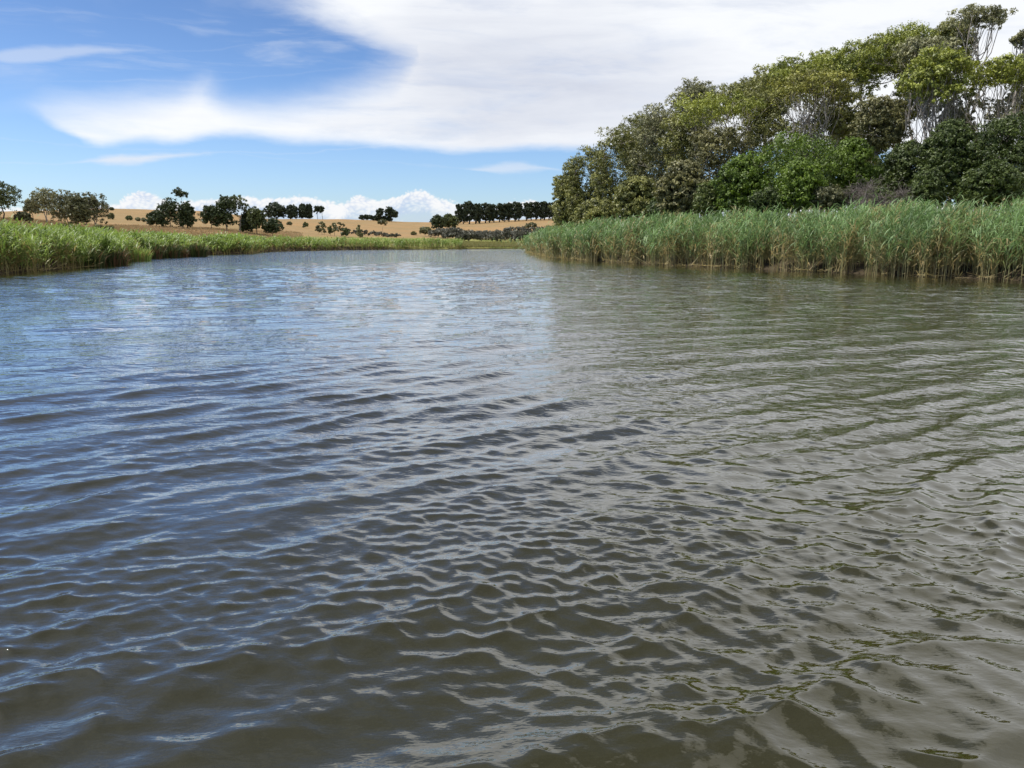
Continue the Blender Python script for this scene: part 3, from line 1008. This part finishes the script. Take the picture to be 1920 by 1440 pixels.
# ------------------------------------------------------------------ trees on the left and in the middle distance
G3 = 'trees on the grassy rise of the left bank'
def ft(seed, x, ytop, ybase, w, Y, label, leaf='far_green', style='ball', lowfrac=0.2, name='paddock_tree', group=None, bark='bark_dark', lsize=None, **kw):
    """a far tree standing with its foot at row ybase"""
    X0, _ = at(x, Y)
    z0 = gz(X0, Y)
    H_ = (ybase - ytop) * Y / F
    W = w * Y / F
    lo = H_ * lowfrac
    rp = kw.pop('rp', None) or max(0.6, min(W * 0.2, H_ * 0.22))
    np_ = kw.pop('npuff', None) or int(np.clip(W * (H_ - lo) / (rp * rp) * 1.7, 8, 70))
    lsize = lsize or max(0.15, Y / F * 1.5)
    if style == 'ball' and lowfrac <= 0.15:
        style = 'dome'
        kw.setdefault('under', 0.95)
    kw.setdefault('twigs', 1)
    kw.setdefault('sides', 3)
    me = make_tree(seed, H_, W, W * 0.85, lo, style, leaf, bark, lsize, np_, kw.pop('nsub', 12), kw.pop('nleaf', 11), rp, **kw)
    return add_tree(name, me, (X0, Y, z0), label, 'tree', leaf, bark, group)


ft(401, 12, 334, 410, 76, 130, 'dark tree cut by the left edge of the view', 'far_green', 'umbrella', 0.12, group=G3, npuff=34)
ft(402, -50, 340, 412, 90, 135, 'tree outside the left edge of the view', 'far_green', group=G3)
ft(403, 92, 348, 416, 62, 138, 'grey-brown tree with thin crown second from the left edge', 'gum_grey', 'umbrella', 0.12, group=G3, stems=2, bark='bark_pale', npuff=30)
ft(404, 132, 356, 424, 70, 128, 'bushy olive tree in the middle of the left clump', 'far_olive', 'ball', 0.12, group=G3, stems=2)
ft(405, 180, 355, 425, 66, 124, 'spreading tree with showing limbs at the right end of the left clump', 'far_olive', 'umbrella', 0.12, group=G3, stems=3, bark='bark_pale', twigs=4, npuff=30)
ft(406, 152, 362, 428, 50, 120, 'small olive tree in front of the left clump', 'far_olive', 'ball', 0.15, group=G3, stems=2)
ft(407, 48, 392, 412, 34, 132, 'low olive bush between the two leftmost trees', 'far_olive', 'dome', 0.05, name='paddock_bush', group=G3)
ft(408, 66, 372, 412, 30, 142, 'small thin tree left of the grey-brown one', 'gum_grey', 'umbrella', 0.3, group=G3)
# clump with the tuft above
ft(410, 344, 352, 424, 32, 186, 'slender tree lifting a small round tuft above the dark clump', 'far_dark', 'umbrella', 0.72, group=G3, stems=2, npuff=9, bark='bark_pale', rp=1.2)
ft(411, 322, 370, 424, 56, 182, 'dark dense tree left of the tufted slender tree', 'far_dark', 'ball', 0.05, group=G3)
ft(412, 296, 394, 424, 42, 180, 'low dark tree at the left end of the clump with the tuft', 'far_dark', 'ball', 0.05, group=G3)
ft(413, 354, 374, 424, 34, 184, 'dark tree right of the tufted slender tree', 'far_dark', 'ball', 0.05, group=G3)
# clump right of it
ft(414, 398, 388, 432, 44, 192, 'dark tree at the left end of the second clump', 'far_dark', 'ball', 0.08, group=G3)
ft(415, 426, 371, 436, 46, 194, 'tall dark tree of the second clump', 'far_dark', 'ball', 0.08, group=G3)
ft(416, 450, 368, 438, 50, 198, 'tallest tree of the second clump with pale stem showing', 'far_green', 'umbrella', 0.45, group=G3, bark='bark_pale', stems=2, npuff=18)
ft(417, 483, 391, 440, 40, 196, 'small round green tree before the right end of the second clump', 'far_green', 'ball', 0.2, group=G3)
ft(418, 512, 408, 442, 44, 196, 'low dark green tree at the right end of the second clump', 'far_dark', 'ball', 0.12, group=G3)
ft(419, 464, 400, 440, 30, 200, 'dark low tree behind the small round green tree', 'far_dark', 'ball', 0.05, group=G3)

# ridge pines
G4 = 'dark pines along the ridge'
ft(430, 519, 381, 412, 44, 600, 'broad domed black pine at the left of the ridge group', 'pine', 'ball', 0.05, name='ridge_pine', group=G4)
ft(431, 550, 385, 412, 26, 600, 'dark pine right next to the domed black pine', 'pine', 'ball', 0.05, name='ridge_pine', group=G4, rp=2)
ft(432, 570, 384, 412, 17, 602, 'narrow pine left one of the pair in the middle of the ridge group', 'pine', 'ball', 0.06, name='ridge_pine', group=G4, rp=1.7)
ft(433, 582, 384, 411.5, 13, 604, 'narrow pine right one of the pair in the middle of the ridge group', 'pine', 'ball', 0.06, name='ridge_pine', group=G4, rp=1.6)
ft(434, 597, 385, 411, 12, 606, 'flat topped pine with bare trunk left one of the last pair', 'pine', 'umbrella', 0.4, name='ridge_pine', group=G4, rp=1.7, npuff=8)
ft(435, 606, 386, 411, 11, 606, 'flat topped pine with bare trunk at the right end of the ridge group', 'pine', 'umbrella', 0.4, name='ridge_pine', group=G4, rp=1.7, npuff=8)
ft(436, 714, 387, 412, 18, 610, 'ragged pine left one of the two on the bare hilltop', 'pine', 'umbrella', 0.2, name='ridge_pine', group=G4, rp=1.8, npuff=18, under=0.8)
ft(437, 735, 384, 413, 26, 610, 'taller pine right one of the two on the bare hilltop', 'pine', 'umbrella', 0.15, name='ridge_pine', group=G4, rp=2.0, npuff=26, under=0.8)
for i, (x, w, yt) in enumerate([(680, 11, 402.5), (688, 11, 401), (696, 11, 401.5), (704, 11, 401), (712, 11, 402), (721, 12, 402), (731, 12, 403)]):
    ft(440 + i, x, yt, 412, w, 612, ['leftmost', 'second', 'third', 'fourth', 'fifth', 'sixth', 'rightmost'][i] + ' low rounded dark tree from the left in the hedge below the two hilltop pines', 'pine', 'ball', 0.08, name='hedge_tree', group='low hedge on the hilltop', rp=1.5, npuff=7)

# the windbreak
G5 = 'pines of the long windbreak on the right of the ridge'
ORD = ['first', 'second', 'third', 'fourth', 'fifth', 'sixth', 'seventh', 'eighth', 'ninth', 'tenth', 'eleventh', 'twelfth', 'thirteenth', 'fourteenth', 'fifteenth', 'sixteenth', 'seventeenth', 'eighteenth', 'nineteenth', 'twentieth']
prot = [make_tree(460 + k, 15, 7.2, 7.2, 1.0, ['dome', 'dome', 'ball'][k], 'pine', 'bark_dark', 0.62, 26, 11, 9, 1.9, trunk_r=0.5, under=0.9, twigs=1, sides=3) for k in range(3)]
for i in range(20):
    x = 862 + i * 9.4
    Y = 600 + i * 1.5
    X0, _ = at(x, Y)
    x += random.Random(i + 90).uniform(-2.5, 2.5)
    X0, _ = at(x, Y)
    tops = float(np.interp(x, [855, 880, 905, 925, 960, 1045], [386, 382, 384, 385, 382, 381]))
    z0 = gz(X0, Y)
    yb = 455 - (z0 - CAMH) * F / Y
    s_ = (yb - tops + random.Random(i).uniform(-1.2, 1.5)) * Y / F / 15
    add_tree('windbreak_pine', prot[i % 3], (X0, Y, z0), f'{ORD[i]} dark pine from the left in the long windbreak row', 'tree', 'pine', 'bark_dark', G5, rot=i * 1.7, scale=(1.12 + 0.22 * ((i * 7) % 3 - 1), 1.05, s_))
# big olive tree group at the left foot of the windbreak
ft(480, 822, 400, 426, 32, 440, 'left one of the two big round olive trees at the lower end of the windbreak', 'far_dark', 'ball', 0.05, group='trees at the lower end of the windbreak')
ft(481, 843, 396, 423, 36, 455, 'right one of the two big round olive trees at the lower end of the windbreak', 'far_green', 'ball', 0.05, group='trees at the lower end of the windbreak')

# lone small trees and bushes of the paddock
ft(490, 718, 415, 441, 26, 300, 'lone thin tree with flat crown and pale trunk on the bare paddock', 'far_olive', 'umbrella', 0.6, bark='bark_pale', npuff=7)
ft(491, 996, 411, 434, 24, 360, 'lone small gum tree at the foot of the windbreak slope', 'far_olive', 'umbrella', 0.4, bark='bark_pale', npuff=8)
ft(492, 797, 427, 443, 24, 310, 'round bushy tree alone right of the lone thin tree', 'gum_grey', 'ball', 0.25)
ft(493, 776, 434, 440, 10, 312, 'tiny brown bush left of the round bushy tree', 'gum_brown', 'dome', 0.05, name='paddock_bush')
GB = 'bushes scattered over the dry paddock'
BB = [(544, 417, 424, 10, 330, 'tiny green bush high on the bare slope'), (573, 420, 431, 13, 300, 'small olive bush on the bare slope left of the shrub row'),
      (604, 413, 437, 18, 250, 'tall green shrub at the left end of the shrub row'), (598, 420, 435, 12, 252, 'narrow green shrub beside the tall one at the left end of the row'),
      (620, 422, 440, 10, 246, 'thin grey-green shrub second in the shrub row'), (628, 418, 442, 10, 243, 'slim pointed shrub in the middle of the row'),
      (640, 416, 444, 20, 240, 'largest pointed shrub of the row'), (647, 428, 446, 18, 236, 'low spreading shrub at the right foot of the row'),
      (674, 423, 446, 14, 240, 'single upright shrub right of the row'),
      (213, 400, 412, 10, 230, 'small green bush on the slope right of the left tree clump'), (246, 405, 414, 13, 225, 'small olive bush on the slope in the gap between the clumps'),
      (262, 409, 415, 8, 225, 'tiny bush just left of the dark clump'), (273, 409, 416, 9, 220, 'low bush touching the dark clump'),
      (215, 391, 397, 8, 380, 'tiny dark bush on the skyline of the left hill')]
for i, (x, yt, yb, w, Y, lab) in enumerate(BB):
    ft(500 + i, x, yt, yb, w, Y, lab, ['far_olive', 'far_green', 'gum_grey'][i % 3], 'dome' if i not in (4, 5, 8) else 'ball', 0.04, name='paddock_bush', group=GB, nsub=9, nleaf=9, npuff=9)
# ashy scrub along the foot of the hill
GS = 'grey scrub along the foot of the hill'
rs = random.Random(5)
for i in range(22):
    x = 816 + i * 10.6 + rs.uniform(-2, 2)
    Y = 290 + rs.uniform(-12, 16)
    yt = float(np.interp(x, [810, 850, 875, 900, 930, 955, 985, 1010, 1040], [440, 430, 434, 437, 434, 427, 430, 429, 426])) + rs.uniform(-2, 2)
    ft(540 + i, x, yt, 453, 34 + rs.uniform(-4, 10), Y, (ORD + ['twenty-first', 'twenty-second'])[i] + ' rounded grey bush from the left in the scrub belt below the hill', 'scrub_grey', 'dome', 0.02, name='scrub_bush', group=GS, nsub=11, nleaf=9, npuff=16, rp=1.5)
for i in range(9):
    x = 655 + i * 11
    ft(570 + i, x, 440 + rs.uniform(-1.5, 1.5), 449, 18, 262 + rs.uniform(-4, 4), ORD[i] + ' low grey bush from the left in the line behind the middle reeds', 'scrub_grey', 'dome', 0.02, name='scrub_bush', group='low grey bushes behind the middle reeds', nsub=8, nleaf=8, npuff=6)
# shaded dead brush below the left clump
for i, (x, y0, y1, w, Y) in enumerate([(186, 417, 430, 22, 116), (205, 420, 434, 20, 112), (120, 414, 424, 20, 120)]):
    ft(585 + i, x, y0, y1, w, Y, ['brown dead shrub under the limbs of the left clump', 'reddish brown shrub at the right foot of the left clump', 'brown shrub at the left foot of the left clump'][i], 'gum_brown', 'dome', 0.02, name='dead_shrub', nsub=9, nleaf=9, npuff=7)


# ------------------------------------------------------------------ reeds
def build_reeds(name, line, side, width, seed, hmin, hmax, dens_fn, mat, label, drybase, lw=0.022, shift=0.45, plume=False):
    rng = np.random.default_rng(seed)
    L = np.array(line, float)
    seg = np.diff(L, axis=0)
    sl = np.hypot(seg[:, 0], seg[:, 1])
    cum = np.concatenate([[0], np.cumsum(sl)])
    # candidate stems
    pos = []
    for i in range(len(seg)):
        mid = (L[i] + L[i + 1]) / 2
        n = int(sl[i] * width * dens_fn(np.hypot(*mid)))
        t = rng.random(n)
        d = rng.random(n) ** 1.5 * width
        nrm = np.array([-seg[i][1], seg[i][0]]) / sl[i] * side
        p = L[i] + seg[i] * t[:, None]
        s = cum[i] + sl[i] * t
        off = 0.55 * np.sin(s * 0.9) + 0.4 * np.sin(s * 2.3 + 1) + 0.3 * np.sin(s * 5.1 + 2)
        p = p + nrm * (d + off * 0.6 - shift)[:, None]
        pos.append(np.column_stack([p, s, d]))
    P = np.concatenate(pos)
    x, y, s, d = P.T
    R = np.hypot(x, y)
    # clumps and gaps along the front
    den = 0.5 + 0.5 * np.sin(s * 1.7 + 0.8 * np.sin(s * 0.6)) * np.sin(s * 0.83 + 2)
    keep = rng.random(len(x)) < np.where(d < 1.5, np.clip(0.12 + 1.0 * den + 0.25 * np.sin(s * 4.3 + 1), 0.06, 1), 1.0)
    x, y, s, d, R, den = [q[keep] for q in (x, y, s, d, R, den)]
    n = len(x)
    g0 = ground_h(x, y)
    z0 = np.minimum(g0, 0.3) * smoothstep(0, 2.0, d) - 0.15
    hh = hmin + (hmax - hmin) * (0.5 + 0.28 * np.sin(s * 0.55 + 1) + 0.22 * np.sin(s * 1.9 + d)) + 0.12 * np.sin(s * 3.7 + 1.3 * d) + rng.normal(size=n) * 0.19
    hh *= 0.86 + 0.14 * smoothstep(0, 2.5, d)
    hh *= np.interp(R, [30, 36, 44, 60], [0.81, 0.85, 0.93, 1.0]) if plume else 1.0
    short = rng.random(n) < 0.10 * (d < 1.5)
    hh[short] *= 0.35 + 0.4 * rng.random(short.sum())
    lean = rng.normal(size=(n, 2)) * 0.07 + np.array([0.045, -0.02])
    front = (d < 0.8) & (rng.random(n) < 0.25)
    nf = front.sum()
    # some stems lean out over the water
    i_seg = np.clip(np.searchsorted(cum, s) - 1, 0, len(seg) - 1)
    nr_ = np.column_stack([-seg[i_seg, 1], seg[i_seg, 0]]) / sl[i_seg][:, None] * side
    lean[front] -= nr_[front] * (0.15 + 0.45 * rng.random(nf) ** 2)[:, None]
    fallen = (d < 0.9) & (rng.random(n) < 0.045)
    lean[fallen] += rng.normal(size=(fallen.sum(), 2)) * 1.1
    V, FT, FQ, TI, DR = [], [], [], [], []
    wf = np.clip(R / 45.0, 0.8, 2.6)          # far stems a little broader and fewer
    deadstem = np.clip(drybase + rng.normal(size=n) * 0.25 + 0.16 * np.sin(s * 1.1) + 0.16 * np.sin(s * 0.37 + 2) * np.sin(s * 2.9), 0, 1)
    stone = np.clip(0.5 + 0.18 * np.sin(s * 0.7 + 1) + 0.1 * np.sin(s * 2.7) + rng.normal(size=n) * 0.14, 0, 1)

    def curve_pt(t):       # position on the bent stem, t 0..1 (arrays)
        b = lean * hh[:, None]
        px_ = x + b[:, 0] * (t ** 1.6)
        py_ = y + b[:, 1] * (t ** 1.6)
        ll = np.hypot(lean[:, 0], lean[:, 1])
        pz_ = z0 + hh * t * (1 - 0.35 * np.minimum(ll, 1.2) * t)
        return np.column_stack([px_, py_, pz_])

    # stems: ribbons of 4 stations, two crossed would double the cost, a random facing is enough
    ts = [0, 0.35, 0.7, 0.97]
    fa = rng.random(n) * np.pi
    wd = np.column_stack([np.cos(fa), np.sin(fa), np.zeros(n)])
    base = 0
    st = []
    for k, t in enumerate(ts):
        c = curve_pt(np.full(n, t))
        w = (0.016 * wf * (1 - 0.5 * t))[:, None]
        st.append(c - wd * w)
        st.append(c + wd * w)
        TI.append(np.repeat(stone[None] * 0.8, 2, 0).T.ravel() if False else None)
    S = np.stack(st, 1).reshape(-1, 3)        # n, 8
    V.append(S)
    o = np.arange(n)[:, None] * 8
    for k in range(3):
        FQ.append(np.concatenate([o + 2 * k, o + 2 * k + 1, o + 2 * k + 3, o + 2 * k + 2], 1))
    tiS = np.repeat(stone, 8)
    dryS = np.clip((np.tile(1 - np.repeat(ts, 2) ** 0.9 * 1.0, n)) * 1.25 * np.repeat(0.5 + 0.5 * deadstem, 8), 0, 1)
    TI = [tiS]
    DR = [dryS]
    base = len(S)
    # leaves
    nl = 11 if plume else 9
    for k in range(nl):
        t = np.clip(0.20 + 0.80 * (k + rng.random(n)) / nl, 0, 1)
        sel = rng.random(n) < np.where(t < 0.4, 0.55, 1.0)
        c = curve_pt(t)[sel]
        tt = t[sel]
        m_ = len(c)
        a = rng.random(m_) * 2 * np.pi
        # leaves stream with the wind to the right
        dirh = np.column_stack([np.cos(a) + 0.45, np.sin(a) - 0.15])
        dirh /= np.linalg.norm(dirh, axis=1)[:, None] + 1e-6
        ln = (0.34 + 0.34 * rng.random(m_)) * (0.75 + 0.5 * np.sin(np.pi * np.clip(tt, 0, 1))) * (hmax / 3.4) ** 0.5
        up = 0.95 + 0.4 * rng.random(m_) - 0.25 * (1 - tt)
        w = (lw * wf[sel] * (0.8 + 0.5 * rng.random(m_)))[:, None]
        sdv = np.column_stack([-dirh[:, 1], dirh[:, 0], rng.normal(size=m_) * 0.5])
        sdv /= np.linalg.norm(sdv, axis=1)[:, None]
        p1 = c + np.column_stack([dirh * (ln * 0.38)[:, None], up * ln * 0.50])
        drp = (rng.random(m_) ** 2.2)
        p2 = p1 + np.column_stack([dirh * (ln * 0.60)[:, None], ln * (0.42 * up - 0.75 * drp)])
        vv = np.stack([c, p1 - sdv * w, p1 + sdv * w, p2], 1).reshape(-1, 3)
        V.append(vv)
        o = base + np.arange(m_)[:, None] * 4
        FQ.append(np.concatenate([o, o + 1, o + 3, o + 2], 1))
        base += m_ * 4
        TI.append(np.repeat(np.clip(stone[sel] + rng.normal(size=m_) * 0.2 + 0.25 * (tt - 0.6), 0, 1), 4))
        dryl = np.clip((deadstem[sel] * 1.3 - tt * 1.25 + 0.28) * 1.6 + rng.normal(size=m_) * 0.22, 0, 1)
        DR.append(np.repeat(dryl, 4))
    # fallen litter at the water line
    m_ = int(n * 0.30)
    pick = rng.integers(0, n, m_)
    pick = pick[d[pick] < 1.6]
    m_ = len(pick)
    a = rng.random(m_) * 2 * np.pi
    ln = 0.25 + 0.7 * rng.random(m_)
    c = np.column_stack([x[pick], y[pick], 0.02 + 0.12 * rng.random(m_)]) - np.column_stack([nr_[pick] * 0.25, np.zeros(m_)])
    e = c + np.column_stack([np.cos(a) * ln, np.sin(a) * ln, rng.random(m_) ** 2 * ln * 0.9])
    w = np.column_stack([-np.sin(a), np.cos(a), np.full(m_, 0.5)]) * 0.014 * wf[pick][:, None]
    V.append(np.stack([c - w, c + w, e + w * 0.6, e - w * 0.6], 1).reshape(-1, 3))
    FQ.append(base + np.arange(m_ * 4).reshape(-1, 4))
    base += m_ * 4
    TI.append(np.repeat(rng.random(m_), 4))
    DR.append(np.repeat(0.75 + 0.25 * rng.random(m_), 4))
    if plume:
        # feathery seed heads on a few stems
        pk = np.where((rng.random(n) < 0.035) & (d > 1.0))[0]
        c = curve_pt(np.full(n, 1.0))[pk] + np.array([0, 0, 0.12])
        for q in range(7):
            m_ = len(pk)
            a = rng.random(m_) * 6.283
            e = c + np.column_stack([np.cos(a) * 0.09 + 0.06, np.sin(a) * 0.09, 0.12 + 0.12 * rng.random(m_)])
            w = np.column_stack([-np.sin(a), np.cos(a), np.zeros(m_)]) * 0.02
            V.append(np.stack([c - [0, 0, .05], c + w, e, c - w], 1).reshape(-1, 3))
            FQ.append(base + np.arange(m_ * 4).reshape(-1, 4))
            base += m_ * 4
            TI.append(np.full(m_ * 4, 0.8))
            DR.append(np.full(m_ * 4, 0.85))
    me = mesh_from(name, np.concatenate(V), np.concatenate(FQ), attrs={'tint': np.concatenate(TI), 'dry': np.concatenate(DR)})
    print(name, 'stems', n, 'faces', len(me.polygons))
    o_ = link(name, me, M[mat])
    tag(o_, label, 'reeds', kind='stuff')
    return o_


RB = RIGHT[:-1]
build_reeds('reed_bed', RB, -1 if False else 1, 6.0, 11, 3.2, 3.75, lambda r: 26 * min(1, (42 / r)) ** 1.3, 'reed_right',
            'tall blue-green reeds with straw-coloured feet along the right bank below the wood', 0.44, lw=0.025, plume=True)
build_reeds('reed_bed', LEFT[1:], 1, 5.0, 12, 2.1, 2.7, lambda r: 26 * min(1, (45 / r)) ** 1.25, 'reed_left',
            'yellow-green reeds along the left bank running to the far bend', 0.25, lw=0.031, shift=0.15)


def blades(seed, X, Y, z, n, rad, hgt, w, spread=0.5):
    rng = np.random.default_rng(seed)
    a = rng.random(n) * 6.283
    q = np.sqrt(rng.random(n)) * rad
    c = np.column_stack([X + q * np.cos(a), Y + q * np.sin(a), np.full(n, z)])
    h = hgt * (0.55 + 0.45 * rng.random(n)) * (1 - 0.3 * (q / rad) ** 2)
    b = rng.random(n) * 6.283
    ld = np.column_stack([np.cos(a) * q / rad + 0.4 * np.cos(b), np.sin(a) * q / rad + 0.4 * np.sin(b)]) * spread
    m1 = c + np.column_stack([ld * (h * 0.25)[:, None], h * 0.6])
    m2 = c + np.column_stack([ld * (h * 0.75)[:, None], h * (1 - 0.25 * rng.random(n))])
    f = rng.random(n) * 6.283
    sv = np.column_stack([np.cos(f), np.sin(f), np.zeros(n)]) * w
    V = np.stack([c - sv, c + sv, m1 + sv, m1 - sv, m2], 1)
    o = np.arange(n)[:, None] * 5
    fq = np.concatenate([o, o + 1, o + 2, o + 3], 1)
    ftr = np.concatenate([o + 3, o + 2, o + 4], 1)
    return V.reshape(-1, 3), fq, ftr, np.repeat(np.clip(0.4 + rng.normal(size=n) * 0.25, 0, 1), 5), rng


TUS = [(168, 500, 1.9, 0.9, 'first'), (207, 497, 2.0, 1.1, 'big dark'), (258, 489, 1.9, 1.1, 'bright'), (290, 484.5, 1.9, 0.8, 'slim'), (317, 483, 2.3, 1.1, 'dark'), (340, 482, 1.5, 0.7, 'low'), (371, 481, 2.2, 1.0, 'last')]
TL = ['dark sedge tussock leaning out from the reeds before the small inlet on the left', 'large dark tussock with a reddish side at the mouth of the small inlet', 'fresh green tussock standing alone in the water right of the inlet',
      'small dark tussock close right of the fresh green one', 'dark rounded tussock in the shallows in the middle of the row', 'lowest tussock of the row, broken and brown', 'pointed dark tussock at the right end of the row']
for i, (x, y, h_, rad, _) in enumerate(TUS):
    X, Y = wpt(x, y)
    V, fq, ftr, ti, rg = blades(700 + i, 0, 0, -0.15, 420, rad, h_, 0.045)
    dr = np.repeat((rg.random(420) < (0.5 if i in (1, 5) else 0.2)) * 0.9, 5)
    if i == 2: ti = ti + 0.35
    me = mesh_from('sedge_tussock', V, fq, ftr, attrs={'tint': np.clip(ti, 0, 1), 'dry': dr})
    o_ = link('sedge_tussock', me, M['reed_left'] if i == 2 else M['tussock'], loc=(X, Y, 0))
    tag(o_, TL[i], 'tussock', 'tussocks standing in the shallows by the left bank')

# marsh grass on the flat at the far bend and low growth on the slopes
rng = np.random.default_rng(31)
def scatter(name, mat, label, n, region, hgt, w, seed, blades_per=7, cat='grass'):
    rng = np.random.default_rng(seed)
    xs, ys = region(rng, n)
    z = ground_h(xs, ys)
    k = blades_per
    N = len(xs) * k
    c = np.repeat(np.column_stack([xs, ys, z - 0.05]), k, 0)
    c[:, :2] += rng.normal(size=(N, 2)) * hgt * 0.5
    a = rng.random(N) * 6.283
    h = hgt * (0.5 + 0.6 * rng.random(N)) * np.repeat(0.7 + 0.5 * rng.random(len(xs)), k)
    e = c + np.column_stack([np.cos(a) * h * 0.35, np.sin(a) * h * 0.35, h])
    f = rng.random(N) * 6.283
    sv = np.column_stack([np.cos(f), np.sin(f), np.zeros(N)]) * w
    V = np.stack([c - sv, c + sv, e], 1).reshape(-1, 3)
    ft_ = np.arange(N * 3).reshape(-1, 3)
    ti = np.repeat(np.clip(0.5 + rng.normal(size=N) * 0.25, 0, 1), 3)
    dr = np.repeat(np.clip(rng.random(N) * 0.9 - 0.2, 0, 1), 3)
    me = mesh_from(name, V, None, ft_, attrs={'tint': ti, 'dry': dr})
    tag(link(name, me, M[mat]), label, cat, kind='stuff')


def reg_marsh(rng, n):
    px_ = 860 + rng.random(n) * 190
    Y = 200 + rng.random(n) ** 1.3 * 70
    return (px_ - 960) / F * Y / 0.983, Y


def reg_mid(rng, n):
    px_ = 420 + rng.random(n) * 420
    Y0 = np.interp(px_, [420, 500, 640, 840], [120, 150, 185, 203])
    Y = Y0 + rng.random(n) * 45
    return (px_ - 960) / F * Y / 0.983, Y


def reg_left(rng, n):
    px_ = -120 + rng.random(n) * 700
    Y0 = np.interp(px_, [-120, 0, 215, 380, 530], [85, 95, 100, 140, 185])
    Y = Y0 + rng.random(n) * 60
    return (px_ - 960) / F * Y / 0.983, Y


scatter('marsh_grass', 'marsh', 'yellow-green marsh grass on the flat at the far bend', 6000, reg_marsh, 0.55, 0.10, 41)
scatter('dry_grass', 'drygrass', 'dry straw-coloured grass on the rise of the left bank', 9000, reg_left, 0.45, 0.05, 43, 5)
